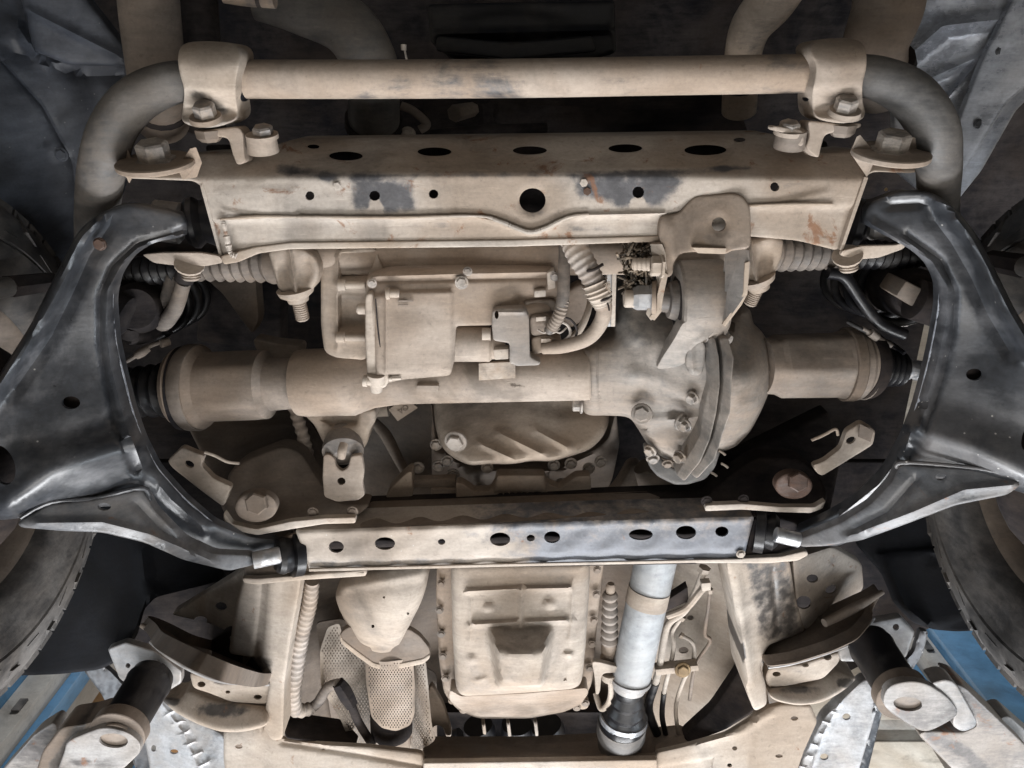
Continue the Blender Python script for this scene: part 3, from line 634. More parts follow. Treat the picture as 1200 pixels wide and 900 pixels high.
sheet('gusset_plate', [(1054, 543), (1085, 546), (1140, 549), (1182, 556), (1197, 568), (1180, 580), (1120, 592), (1062, 614), (1010, 633), (965, 640), (938, 641), (934, 632), (985, 612), (1020, 590), (1045, 563)],
      [(1185, 570, .862), (1060, 550, .93), (945, 636, 1.0), (1120, 590, .875), (1010, 630, .93)], 'gusset', cr, t=.012, er=3.5, step=4.5, holes=[(1103, 559, 7, 4.3)],
      relief=[('l', [(1190, 568), (1130, 574), (1070, 600), (990, 630)], 5, .006), ('l', [(1075, 560), (1040, 600), (1000, 620)], 5, -.006), ('e', 1008, 621, 6, 4, .005, .6)])
lathe('bush_sleeve', (908, 626, 1.01), (937, 633, 1.005), [(0, 7), (.04, 9), (.97, 9), (1, 8)], 'zinc', cr)
lathe('rubber_bush', (884, 620, 1.05), (912, 624, 1.04), [(0, 27), (.4, 27), (.45, 20), (.8, 22), (1, 16)], 'rubber', cr)
lathe('rubber_bush', (970, 258, 1.07), (1012, 262, 1.06), [(0, 24), (.2, 30), (.5, 24), (.7, 30), (.9, 28), (1, 22)], 'rubber', cr)
lathe('bush_sleeve', (1014, 258, 1.05), (1050, 252, 1.045), [(0, 20), (.1, 24), (.9, 24), (1, 20)], 'barend', cr)
for q in ((1038, 222), (1024, 267)): bolt(*q, 1.035, 2.2, 'z', 'gold', cr, head=.3, flange=0)
# shock absorbers / springs seen through the arms, dark hubs
def damper(label, p, mat, seal):
    t = T('shock_absorber', label, 'shock absorber', *p[0], 'shock absorbers')
    lathe('damper_tube', p[0], p[1], [(0, 20), (.05, 26), (.5, 26), (.55, 22), (1, 22)], mat, t); lathe('eye', p[2], p[3], [(0, 20), (.05, 24), (.95, 24), (1, 20)], seal, t)
    a, b = P(*p[0]), P(*p[1]); V = []; cs = []
    d = (b - a).normalized(); u = d.cross(Vector((0, 0, 1))).normalized(); w = d.cross(u)
    for i in range(100):
        q = i / 99 * 2 * math.pi * 4; cs.append(a.lerp(b, .15 + i / 99) + u * math.cos(q) * .052 + w * math.sin(q) * .052)
    V, Fc = tube_mesh(cs, [.0075] * 100, 10); link('coil_spring', V, Fc, 'rubber', t)
damper('dark coil spring and damper showing through the control arm with the rust spot', [(158, 362, 1.12), (215, 345, 1.5), (120, 360, 1.1), (150, 372, 1.1)], 'deep', 'deep')
damper('dark coil spring and damper with a dusty bump rubber, by the scuffed control arm', [(1075, 345, 1.12), (1000, 330, 1.5), (1070, 350, 1.1), (1100, 360, 1.1)], 'deep', 'deep')
bs = T('bump_stop', 'scratched brown rubber bump stop seen through the scuffed control arm', 'bump stop', 1070, 345, 1.08)
prism('rubber_block', [(1062, 329, 1.10), (1110, 353, 1.08), (1098, 378, 1.08), (1050, 347, 1.10)], (0, 0, .06), 'mid', bs, .004); prism('backing_plate', [(1058, 325, 1.165), (1110, 350, 1.145), (1100, 385, 1.145), (1046, 350, 1.165)], (0, 0, .01), 'deep', bs)
for (c, lab, sg) in (((150, 405, 1.14), 'thin sensor cable clipped above the drive shaft boot beside the rust spotted arm', 1), ((1000, 375, 1.12), 'thin sensor cable and fittings beside the scratched bump rubber', -1)):
    t = T('sensor_cable', lab, 'cable', *c); x, y, h = c
    if sg > 0:
        sweep('cable', [(140, 428, h), (158, 418, h - .01), (175, 406, h), (198, 398, h + .03)], 2.4, 'boot', t, 10)
        sweep('connector', [(160, 417, h - .012), (166, 413, h - .012), (174, 408, h - .005)], [4.5, 5.5, 4], 'brown', t, 10); sweep('connector', [(188, 403, h + .01), (198, 400, h + .02)], 5, 'brown', t, 10)
    else:
        sweep('cable', [(993, 377, h), (1010, 386, h - .01), (1025, 394, h), (1045, 403, h + .02), (1060, 414, h)], 2.6, 'rubber', t, 10)
        sweep('connector', [(1020, 390, h - .01), (1028, 396, h - .01)], 5, 'boot', t, 10); sweep('connector', [(1010, 385, h - .01), (1044, 405, h)], [3, 3.4], 'boot', t, 10)
        sweep('hose', [(970, 320, h), (990, 325, h), (1008, 350, h), (1030, 378, h), (1060, 392, h)], 7, 'rubber', t, 12)
for (lab, pts) in (('curved dark brake hose beside the rubber bush, above the rust spotted arm', [(215, 330, 1.1), (205, 362, 1.12), (190, 378, 1.16), (205, 320, 1.14)]), ('dark rod behind the arm, next to the left coil spring', [(150, 395, 1.13), (175, 392, 1.16), (195, 370, 1.2)])):
    t = T('brake_hose', lab, 'hose', *pts[0]); sweep('hose_body', pts, 9, 'boot' if 'curved' in lab else 'deep', t, 12); sweep('hose_fitting', [pts[0], (pts[0][0] + 3, pts[0][1] - 12, pts[0][2])], 11, 'deep', t, 12)
# tie rods to the steering arms (behind the arms, at the picture's edges)
for s, lab, pts in ((-1, 'steering link end with a pale scraped edge beside the tyre tread', [(-40, 345, 1.0), (10, 336, 1.05), (60, 330, 1.12), (150, 320, 1.17)]), (1, 'steering link end beside the scuffed arm and the tyre rim', [(1240, 320, 1.0), (1200, 312, 1.05), (1160, 305, 1.12), (1085, 300, 1.17)])):
    t = T('tie_rod', lab, 'tie rod', *pts[0], 'steering tie rods'); sweep('rod', pts, [13, 12, 10, 9], 'barend', t, 14); sweep('lock_nut', [pts[1], pts[2]], [14, 12], 'deep', t, 6)

HLf, HRf = tps(HL), tps(HR)
def along(pts, f, off, dh=.0): return [(x + off, y, float(f(np.array([x]), np.array([y]))[0]) + dh) for x, y in pts]
sweep('flange_edge', along(inL[2:-2], HLf, -2.5, .003), [1.5, 2, 2.4, 2.2, 2.6, 2.4, 2.8, 2.6, 2.2, 1.8], 'shiny', cl, 8, 8, jit=.12)
sweep('flange_edge', along(inR[1:-2], HRf, 2.5, .003), [1.5, 2, 2.4, 2.2, 2.6, 2.4, 2.8, 2.6, 2.4, 2.2, 1.8], 'shiny', cr, 8, 8, jit=.12)
sweep('weld_bead', [(24, 607, .860), (58, 589, .876), (110, 584, .90), (166, 572, .928), (176, 590, .94)], [2, 2.6, 2.2, 2.8, 2], 'black', cl, 8, 14, jit=.2)
sweep('weld_bead', [(1050, 548, .935), (1058, 542, .928), (1110, 545, .90), (1160, 551, .876), (1194, 562, .860)], [2, 2.6, 2.2, 2.6, 2], 'black', cr, 8, 14, jit=.2)
# ------------------------------------------------------------------ stabilizer bar and its clamps
sb = T('stabilizer_bar', 'thick tan dusted round stabilizer bar crossing the top of the frame', 'stabilizer bar', 600, 90, 1.02)
sweep('bar', [(262, 93, 1.02), (420, 93, 1.02), (600, 92, 1.02), (780, 89, 1.02), (968, 86, 1.02)], 21.5, 'bar', sb, 28, 20)
sweep('bar_end', [(285, 93, 1.02), (235, 94, 1.02), (195, 99, 1.01), (158, 118, 1.0), (132, 152, .995), (120, 195, 1.01), (114, 245, 1.07), (112, 290, 1.12)], [21, 22, 24, 26, 26, 26, 24, 22], 'barend', sb, 28)
sweep('bar_end', [(945, 86, 1.02), (995, 87, 1.02), (1030, 92, 1.01), (1068, 112, 1.0), (1094, 150, .995), (1100, 190, 1.01), (1100, 240, 1.07), (1105, 290, 1.12)], [21, 22, 24, 27, 27, 25, 22, 20], 'barend', sb, 28)
def clamp(sx, label, out, hh, bp, foot, nutp, fo_h, grp='stabilizer bar clamps'):
    t = T('bar_clamp', label, 'clamp', bp[0], bp[1], .98, grp)
    x0 = min(p[0] for p in out); x1 = max(p[0] for p in out); yt = min(p[1] for p in out)
    f = lambda X, Y: 0.975 + .055 * (1 - np.sqrt(np.clip(1 - ((Y - (yt + 36)) / 38.0) ** 2, 0, 1))) * (Y < yt + 36) + .03 * ss((Y - (yt + 55)) / 28.0) - .012 * ss((Y - (yt + 84)) / 12.0)
    sheet('strap', out, f, 'rail' if sx < 0 else 'dust', t, t=.05, er=3, step=4, r=9, relief=[('l', [(x0 + 14, yt + 66), (x0 + 40, yt + 88)], 7, -.004), ('e', (x0 + x1) / 2, yt + 40, 30, 26, .002, 1)],
          stain_shade=[('l', [(x0 + 20, yt + 62), (x0 + 55, yt + 82)], 7, .5)])
    lathe('rubber_bush', (x0 + 4 if sx > 0 else x1 - 8, 90, 1.02), (x0 - 3 if sx > 0 else x1 + 5, 90, 1.02), [(0, 28), (.8, 27), (1, 24)], 'rubber', t)
    lathe_up('bolt_washer', (bp[0], bp[1] + 5, .985), 4, 25, [(0, 19), (1, 18)], 'dust', t, 24); lathe_up('bolt_head', (bp[0], bp[1] + 1, .983), 11, 28, [(0, 13), (.85, 13), (1, 11)], 'boltm', t, 6, ang=20)
    sheet('foot_bracket', foot, fo_h, 'dust', t, t=.03, er=2.5, step=4, r=5)
    lathe_up('nut', (nutp[0], nutp[1] + 10, 1.01), 12, 10, [(0, 10), (.35, 15), (1, 16)], 'brown', t, 6)
clamp(-1, 'dusty strap clamp on the stabilizer bar beside the blue grey wheel arch liner', [(211, 54), (222, 49), (245, 48), (272, 50), (282, 58), (281, 75), (277, 92), (276, 112), (280, 134), (272, 143), (250, 150), (228, 149), (212, 143), (214, 128), (217, 108), (210, 84), (208, 68)], 0, (242, 136),
      [(237, 153), (262, 150), (279, 148), (285, 155), (286, 180), (289, 190), (278, 194), (272, 178), (268, 162), (256, 160), (238, 162)], (247, 156), [(240, 155, 1.0), (285, 190, 1.0), (285, 150, 1.0)])
clamp(1, 'dusty strap clamp on the stabilizer bar beside the scraped metal wheel arch sheet', [(950, 50), (965, 45), (990, 44), (1008, 47), (1015, 57), (1016, 78), (1011, 95), (1010, 115), (1015, 135), (1006, 143), (985, 145), (962, 141), (952, 132), (951, 112), (955, 92), (957, 76), (949, 62)], 0, (989, 129),
      [(946, 141), (965, 143), (990, 146), (1010, 144), (1008, 150), (985, 153), (966, 158), (962, 172), (959, 186), (950, 180), (944, 172), (949, 158)], (985, 150), [(950, 150, 1.0), (960, 185, 1.0), (1005, 146, 1.0)])
# ------------------------------------------------------------------ steering crossmember
xm = T('steering_crossmember', 'wide dusty steel crossmember with oval lightening holes and a long weld seam', 'crossmember', 620, 240, 1.0)
out = [(150, 209), (228, 212), (238, 220), (262, 306), (277, 302), (298, 292), (335, 288), (600, 285), (776, 280), (880, 277), (935, 282), (983, 294), (1012, 209), (1022, 201), (1070, 203), (1097, 194), (1090, 182), (1040, 180), (1000, 176), (962, 180), (936, 163), (900, 156), (600, 160), (345, 163), (322, 170), (296, 180), (240, 180), (160, 188), (131, 203)]
crease = lambda X: 207 + 6 * np.abs((X - 600) / 400) ** 2
def hx(X, Y):
    side = ss((np.abs(X - 612) - 300) / 90.0)
    up = np.clip((crease(X) - Y) / 52.0, 0, 1.2)
    k = .006; up = np.sqrt(up * up + k) - math.sqrt(k)
    return 1.0 + up * (.10 * (1 - side) + .055 * side) + .012 * side
seam = [(258, 258), (300, 255), (345, 255), (450, 256), (556, 254), (585, 260), (605, 268), (622, 273), (640, 268), (665, 256), (690, 252), (780, 250)]
fr = sheet('crossmember_shell', out, hx, 'frame', xm, t=.07, er=3.5, step=4.2, r=7, ang=60,
      holes=[(405, 183, 20, 5.4), (509, 178, 20, 5.2), (621, 176.5, 20, 5), (733, 174, 20, 5), (827, 176, 25, 6.2), (367, 172, 7.5, 2.6), (867, 164, 7.5, 2.6),
             (363, 229.5, 5.5, 5.5), (439, 229.5, 6.5, 6), (508, 227.5, 5.8, 5.5), (624, 235, 15.5, 14.5), (748, 225.5, 7, 7), (908, 219, 5.5, 5.5)],
      relief=[('f', lambda X, Y: -.007 * ss((Y - np.interp(X, [p[0] for p in seam] + [800, 870, 975], [p[1] for p in seam] + [249, 243, 241]) + 1) / 6.0)),
              ('l', seam, 2.2, .0045), ('l', [(868, 243), (920, 241), (975, 240)], 2.2, .004),
              ('s', [(250, 222), (300, 218), (345, 222), (345, 250), (262, 252)], 8, .003), ('l', [(262, 255), (266, 300)], 4, .003),
              ('l', [(700, 196), (850, 196)], 3, .0015), ('e', 624, 235, 22, 21, -.003, .35)],
      stain_shade=[('s', [(412, 212), (430, 208), (482, 212), (488, 246), (455, 250), (414, 246)], 12, .8), ('s', [(434, 234), (445, 234), (449, 252), (431, 252)], 2, -1.2),
             ('s', [(672, 210), (700, 206), (790, 204), (800, 212), (782, 236), (765, 244), (722, 244), (712, 235), (678, 234)], 12, .8), ('s', [(741, 232), (754, 232), (757, 248), (738, 248)], 2, -1.3), ('s', [(800, 240), (812, 236), (812, 250), (795, 250)], 2, .5),
             ('l', [(330, 198), (365, 203), (385, 208)], 9, .6), ('l', [(380, 206), (700, 204), (850, 200)], 5, .42), ('e', 500, 264, 60, 5, .45, .9), ('e', 690, 268, 70, 5, .45, .9), ('e', 860, 197, 40, 6, .6, .8), ('e', 624, 240, 24, 22, .35, .5)])
sweep('weld_bead', [(x, y - 1, .9965) for x, y in seam if x < 779], [1.4, 2.2, 1.7, 2.0, 1.6, 2.6, 2.8, 3.2, 2.8, 2.3, 1.8, 1.6], 'rail', fr, 8, 14, jit=.16)
sweep('weld_bead', [(868, 242, .9965), (900, 240, .9965), (940, 239, .9965), (975, 239, .998)], [2, 1.6, 2, 1.4], 'rail', fr, 8, 14, jit=.16)
sweep('weld_bead', [(262, 262, 1.0), (266, 280, 1.0), (270, 296, 1.0), (277, 300, 1.0)], [2.5, 3.4, 3, 3.5], 'frame', fr, 8, 12, jit=.25)
sheet('lower_lip', [(258, 300), (300, 289), (340, 284), (600, 281), (778, 276), (778, 283), (600, 289), (340, 292), (303, 297), (280, 307), (262, 310)], 1.004, 'rail', fr, t=.05, er=2, step=4, r=3)
sheet('dark_box_backing', [(240, 170), (970, 165), (960, 285), (280, 295)], lambda X, Y: 1.13 + 0 * X, 'deep', xm, t=.01, er=0, step=14, holes=[])  # dark back plate, paints the shade seen through the holes
# lower lugs that carry the arm bolts
lg = sheet('arm_lug', [(166, 298), (190, 296), (235, 296), (258, 300), (262, 308), (240, 312), (205, 311), (180, 308)], [(166, 298, 1.02), (262, 305, 1.005), (210, 312, 1.02)], 'dust', xm, t=.006, er=2, step=3.5, r=4)
lg2 = sheet('arm_lug', [(986, 294), (1010, 288), (1050, 287), (1064, 282), (1060, 291), (1030, 302), (1005, 304), (985, 300)], [(986, 296, 1.005), (1062, 284, 1.02), (1030, 302, 1.02)], 'rail', xm, t=.006, er=2, step=3.5, r=4)
prism('lug_cheek', [(238, 214, 1.01), (261, 304, 1.01), (258, 306, 1.01), (234, 218, 1.01)], (0, 0, .06), 'frame', xm)
prism('lug_cheek', [(1013, 207, 1.01), (984, 293, 1.01), (988, 294, 1.01), (1018, 208, 1.01)], (0, 0, .06), 'frame', xm)
for k, (x, y) in enumerate(((688, 224), (684, 214), (395, 218))): bolt(x, y, .9985, 5, 'z', 'rust' if k == 0 else 'frame', xm, head=.25, flange=0, name='weld_stud')
# cam bolts on the lugs
def cam(label, c, tabs, tip):
    t = T('cam_bolt', label, 'bolt', *c[:2], 1.0, 'camber bolts of the control arms'); x, y = c; R = 43
    lathe_up('eccentric_washer', (x, y + 8, .985), 6, 17, [(0, R), (.2, R + 1), (.8, R + 1), (1, R - 1)], 'dust', t, 44)
    lathe_up('bolt_head', (x, y + 2, .985), 18, 22, [(0, 23), (.12, 23), (.16, 18.5), (.9, 18.5), (1, 16)], 'boltm', t, 6, ang=20)
    for q in tabs: prism('guide_tab', q, (0, .02, .012), 'dust', t, .001)
    lathe('nut', (tip[0], tip[1], 1.015), (tip[0], tip[1] + 6, 1.02), [(0, 17), (.3, 17), (.5, 13), (1, 12)], 'dust2', t, 16, ang=20)
    n = [(i / 10, (9.5 if i % 2 else 11)) for i in range(10)] + [(1, 8)]
    lathe('thread', (tip[0] + 1, tip[1] + 5, 1.02), (tip[0] + 2, tip[1] + 19, 1.02), n, 'dust', t, 16)
cam('dusty camber bolt with a round washer on the lug beside the blue grey arch liner', (183, 187), [[(139, 186, 1.0), (148, 172, .99), (152, 180, .99), (143, 198, 1.0)], [(206, 193, 1.0), (224, 190, .995), (230, 172, .985), (222, 174, .985), (214, 186, .99)]], (222, 309))
cam('dusty camber bolt with a round washer on the lug next to the scraped arch sheet', (1043, 176), [[(1004, 160, .985), (1008, 158, .985), (1028, 182, .995), (1024, 190, 1.0)], [(1070, 160, .985), (1097, 176, .99), (1094, 184, .995), (1072, 170, .99)]], (993, 299))
for lab, (x, y), br in (('small dusty bolt on a round spacer beside the clamp over the liner', (309, 166), 0), ('small dusty bolt with a curled tab bracket beside the clamp near the scraped sheet', (924, 161), 1)):
    t = T('small_bolt', lab, 'bolt', x, y, 1.0)
    lathe_up('spacer', (x, y + 12, 1.01), 17, 18, [(0, 18), (1, 17)], 'brown' if br else 'dust', t, 24)
    lathe_up('washer', (x, y - 4, 1.005), 4, 18, [(0, 17.5), (1, 17.5)], 'dust', t, 24); lathe_up('bolt_head', (x, y - 8, 1.003), 8, 22, [(0, 12), (.8, 12), (1, 10)], 'boltm', t, 6, ang=20)
    if br: sheet('curled_tab', [(906, 147), (925, 150), (940, 152), (943, 165), (940, 172), (932, 170), (930, 158), (915, 155), (905, 152)], .99, 'dust', t, t=.02, er=2, step=3.5, r=4)
# bracket plate hanging from the crossmember, carries the differential bush
br = T('mount_bracket', 'tan U shaped mounting bracket welded on the crossmember holding the differential bush', 'bracket', 840, 260, .99)
sheet('face_plate', [(807, 236), (815, 229), (858, 226), (870, 229), (879, 242), (880, 276), (879, 291), (856, 294), (851, 298), (812, 295), (796, 297), (788, 310), (789, 322), (780, 326), (776, 318), (778, 288), (772, 280), (772, 262), (776, 252), (795, 250)],
      [(840, 230, .997), (840, 292, .978), (780, 320, .985), (775, 262, .994)], 'dust', br, t=.012, er=3, step=4, holes=[(842.5, 263, 8.5, 8.5)], stain_shade=[('s', [(824, 276), (840, 272), (862, 270), (880, 276), (880, 292), (850, 292), (826, 286)], 4, .8)], relief=[('l', [(785, 262), (790, 300)], 5, .004), ('e', 842, 263, 14, 14, -.002, .3)])
prism('bent_tab', [(811, 290, .974), (852, 291, .972), (850, 298, .974), (818, 297, .977)], (0, 0, .01), 'rail', br, .0015)
prism('side_cheek', [(850, 293, .985), (868, 290, .980), (877, 293, .975), (878, 308, .972), (874, 345, .975), (849, 381, .985), (845, 376, 1.02), (846, 330, 1.05)], (.003, 0, .004), 'alu2', br, .001)
prism('cheek_edge', [(873, 308, .971), (879, 306, .971), (876, 345, .974), (869, 358, .978), (850, 383, .984), (846, 380, .986), (866, 354, .979), (871, 343, .975)], (0, 0, .004), 'rail', br, .001)
prism('side_cheek', [(762, 286, 1.0), (776, 286, .985), (780, 296, .985), (782, 318, .985), (771, 370, .985), (763, 376, .985), (757, 368, .99), (770, 330, 1.0)], (.0, .0, .004), 'dust2', br, .001)
prism('cheek_edge', [(777, 318, .982), (783, 322, .982), (777, 350, .982), (775, 366, .983), (767, 376, .984), (761, 372, .986), (769, 362, .984), (770, 346, .983)], (0, 0, .005), 'rail', br, .001)
lathe('pivot_nut', (765, 349, 1.0), (741, 349, 1.0), [(0, 17), (.15, 17), (.17, 15), (.75, 15), (.9, 13), (1, 12)], 'steel', br, 6, ang=20)
lathe('bolt_tip', (743, 350, 1.0), (731, 350, 1.0), [(0, 10.5), (.85, 10.5), (1, 9)], 'dust2', br, 16)
lathe('flange_washer', (769, 349, .998), (764, 349, .999), [(0, 20), (1, 20)], 'dust', br, 24)
lathe('upper_nut', (777, 312, .99), (762, 312, .99), [(0, 16), (.2, 16), (.25, 12), (.9, 12), (1, 10)], 'dust2', br, 6, ang=20)
lathe('upper_stud', (763, 310, .99), (742, 309, 1.0), [(i / 8, 8 if i % 2 else 7) for i in range(9)], 'dust2', br, 14)
mud = T('mud_clump', 'clump of dry mud and fine roots caught beside the bracket bolts', 'mud', 745, 310, 1.02)
V, Fc = [], []
for i in range(150):
    a = random.uniform(0, 1); x = 732 + 26 * random.random() + 4 * a; y = 292 + 46 * random.random() ** 1.3; pts = [(x + random.uniform(-9, 9) * j / 2, y + random.uniform(-9, 9) * j / 2, 1.01 + random.uniform(-.012, .03)) for j in range(4)]
    v, f = tube_mesh(catmull([P(*p) for p in pts], 3), [.0009 + random.random() * .0012] * 10, 5); b = len(V); V += v; Fc += [tuple(k + b for k in q) for q in f]
link('roots', V, Fc, 'straw', mud, kind='stuff')
sheet('mud_lump', [(732, 296), (745, 288), (762, 286), (768, 296), (760, 305), (764, 322), (758, 342), (750, 336), (744, 318), (734, 312)], 1.03, 'straw', mud, t=.03, er=7, step=3.2, relief=[('f', lambda X, Y: .007 * np.sin(X * 1.1) * np.sin(Y * .9 + X * .3) + .004 * np.sin(X * 2.3 + Y * 1.7))])
# ------------------------------------------------------------------ steering rack behind the crossmember
rk = T('steering_rack', 'tan steering rack with ribbed rubber boots behind the crossmember edge', 'steering rack', 600, 300, 1.1)
sweep('rack_tube', [(345, 302, 1.13), (480, 301, 1.12), (700, 298, 1.11), (900, 296, 1.12)], 24, 'dust', rk, 28)
lathe('rack_boot', (334, 309, 1.13), (228, 313, 1.15), corr(9, 23, 17, 5), 'boot', rk, 28)
lathe('boot_collar', (345, 307, 1.125), (318, 309, 1.13), [(0, 26), (.4, 26), (.5, 24), (1, 24)], 'brown', rk, 28)
lathe('outer_boot', (214, 314, 1.15), (132, 320, 1.18), corr(8, 20, 15, 4.5), 'rubber', rk, 28)
lathe('rack_boot', (900, 296, 1.12), (988, 298, 1.15), corr(8, 23, 18, 5), 'boot', rk, 28)
lathe('outer_boot', (1000, 298, 1.15), (1090, 300, 1.18), corr(9, 19, 13, 4.5), 'rubber', rk, 28)
sweep('inner_rod', [(235, 313, 1.15), (150, 320, 1.18)], 9, 'steel', rk); sweep('inner_rod', [(980, 298, 1.15), (1080, 300, 1.18)], 9, 'steel', rk)
def lug(out, base, tip, mat='dust2', hb=1.07):
    sheet('mount_lug', out, [(out[0][0], out[0][1], hb), (base[0], base[1], hb), (base[0] + 20, base[1] - 40, hb)], mat, rk, t=.05, er=6, step=4, r=5, relief=[('l', [(base[0] - 8, base[1] - 58), (base[0] + 1, base[1])], 2.6, .014), ('e', base[0] - 14, base[1] - 26, 9, 22, -.006, .6), ('e', base[0] + 12, base[1] - 28, 10, 22, -.006, .6)])
    lathe('lug_collar', (base[0], base[1] - 6, hb + .01), (base[0] + 4, base[1] + 9, hb + .012), [(0, 22), (.4, 20), (.7, 13), (1, 12)], mat, rk, 28)
    n = [(i / 22, 7.4 if i % 2 else 8.4) for i in range(22)] + [(1, 6)]
    lathe('lug_stud', (base[0] + 3, base[1] + 4, hb + .01), (*tip, hb + .015), n, 'dust', rk, 16)
lug([(314, 294), (330, 289), (352, 290), (368, 298), (375, 312), (374, 325), (366, 340), (352, 350), (336, 349), (326, 338), (321, 318)], (346, 344), (355, 375))
lug([(878, 284), (905, 276), (918, 281), (916, 300), (908, 320), (897, 333), (883, 335), (872, 320)], (886, 330), (878, 357), hb=1.05)
# ------------------------------------------------------------------ front differential with its axle tube
df = T('axle_differential', 'dusty cast aluminium differential with its long axle tube and bolted cover', 'differential', 790, 440, 1.08)
ax = lathe('axle_tube', (349, 449, 1.14), (692, 439, 1.10), [(0, 34), (.004, 39), (.03, 40.5), (.20, 40.5), (.23, 36.5), (.27, 32), (.36, 28.5), (.995, 29.5), (1, 28)], 'dust', df, 48)
for (x, y, w, h_) in ((501, 456, 13, 4), (607, 452, 13, 4.5)):
    q = prism('cast_pad', [(x - w, y - h_, 1.072), (x + w, y - h_, 1.072), (x + w, y + h_, 1.074), (x - w, y + h_, 1.074)], (0, 0, .012), 'dust', ax, .001)
prism('faded_label', [(561, 426, 1.0735), (604, 424, 1.0735), (604, 443, 1.0725), (561, 446, 1.0725)], (0, 0, .008), 'label', ax, .0005)
def relief_text(name, body, px, py, h, size, mat, parent, rot=0):
    cu = bpy.data.curves.new(name, 'FONT'); cu.body = body; cu.size = size; cu.extrude = .0006; cu.align_x = 'CENTER'; cu.align_y = 'CENTER'
    o = bpy.data.objects.new(name, cu); dg = bpy.context.evaluated_depsgraph_get(); C.objects.link(o); dg.update()
    me = bpy.data.meshes.new_from_object(o.evaluated_get(bpy.context.evaluated_depsgraph_get())); bpy.data.objects.remove(o)
    M4 = Matrix(((1, 0, 0), (0, -CT, -ST), (0, ST, -CT))) @ Matrix.Rotation(math.radians(rot), 3, 'Z'); p = P(px, py, h)
    V = [M4 @ v.co + p for v in me.vertices]; Fc = [tuple(f.vertices) for f in me.polygons]
    return link(name, V, Fc, mat, parent, smooth=False) if V else None
relief_text('cast_lettering', '40-4-1', 607, 452, 1.0705, .0085, 'brown', ax)
sheet('bush_lug', [(358, 484), (440, 478), (441, 492), (433, 505), (430, 522), (420, 530), (408, 532), (385, 530), (377, 515), (368, 497), (358, 488)], [(400, 485, 1.12), (400, 530, 1.11), (440, 485, 1.12)], 'dust2', df, t=.045, er=6, step=4, r=6, holes=[(404, 512, 15, 10)], relief=[('s', [(384, 484), (412, 474), (420, 480), (418, 496), (392, 500), (378, 492)], 4, -.012), ('e', 404, 512, 22, 17, .005, .35)])
lathe('lug_bush', (404, 506, 1.15), (402, 522, 1.10), [(0, 20), (.3, 19), (.6, 20), (1, 12)], 'boot', df)
bolt(402, 521, 1.10, 8, (0, .6, -.8), 'dust', df, head=.8, stud=.6)
HD = [(690, 440, 1.075), (760, 430, 1.06), (735, 370, 1.10), (790, 350, 1.12), (800, 440, 1.045), (830, 400, 1.04), (825, 500, 1.05), (770, 530, 1.09), (690, 480, 1.09), (690, 400, 1.10)]
hs = sheet('gear_housing', [(680, 407), (692, 403), (722, 396), (720, 375), (726, 350), (745, 338), (790, 336), (835, 356), (852, 380), (850, 470), (835, 540), (806, 552), (775, 541), (758, 520), (748, 503), (738, 488), (712, 487), (685, 487), (680, 470)], HD, 'alu', df, t=.09, er=12, ea=.03, step=4.5, r=10,
      relief=[('l', [(700, 404), (703, 484)], 2, -.006), ('s', [(676, 398), (702, 398), (704, 490), (676, 490)], 2, .006), ('l', [(745, 440), (775, 446), (802, 470)], 10, .006), ('l', [(748, 410), (752, 440), (757, 480)], 9, -.006), ('e', 796, 480, 20, 18, -.010, .8), ('l', [(760, 493), (800, 491), (826, 487)], 6, .008), ('l', [(800, 522), (826, 516)], 7, -.010), ('e', 775, 400, 40, 40, .012, 1), ('l', [(755, 505), (780, 525), (805, 540)], 8, .006)],
      stain_shade=[('e', 745, 395, 40, 40, .55, 1), ('e', 730, 360, 20, 30, .7, .8), ('e', 775, 440, 14, 50, .35, 1)])
cv = sheet('carrier_cover', [(846, 390), (856, 375), (868, 358), (880, 362), (882, 380), (893, 388), (902, 405), (906, 430), (903, 455), (893, 480), (880, 505), (862, 524), (843, 530), (834, 520), (840, 460), (846, 420)],
      [(850, 400, 1.06), (850, 510, 1.07), (872, 440, 1.03), (903, 430, 1.09), (870, 365, 1.12), (885, 490, 1.07)], 'alu', df, t=.10, er=14, ea=.035, step=4.5, r=8,
      relief=[('l', [(855, 390), (866, 440), (862, 510)], 8, .004), ('e', 885, 430, 20, 60, .008, 1)], stain_shade=[('e', 870, 410, 34, 46, .42, 1)])
for k, cpts in enumerate(([(831, 396), (836, 420), (837, 450), (833, 482), (826, 512), (815, 538), (797, 560)], [(848, 396), (852, 420), (852, 450), (848, 482), (841, 510), (831, 534), (813, 558)])):
    wd = (6.5, 5)[k]; o2 = []
    for sgn in (1, -1):
        pl_ = []
        for i_, c_ in enumerate(cpts):
            a_, b_ = cpts[max(i_ - 1, 0)], cpts[min(i_ + 1, 6)]; dx, dy = b_[0] - a_[0], b_[1] - a_[1]; l_ = math.hypot(dx, dy); lb = 3 if (i_ % 2 and ((sgn > 0) == (k == 1))) else 0
            pl_.append((c_[0] + sgn * dy / l_ * (wd + lb), c_[1] - sgn * dx / l_ * (wd + lb)))
        o2 += pl_ if sgn > 0 else pl_[::-1]
    sheet('cover_flange', o2, [(830, 400, 1.030 + .006 * k), (830, 480, 1.008 + .008 * k), (800, 555, 1.045 + .004 * k)], ('alu', 'alu')[k], df, t=.05, er=2, step=3.5, r=3, relief=[('l', [(cpts[0][0] - 2, 400), (cpts[3][0] - 2, 482)], 1.4, -.0015)])
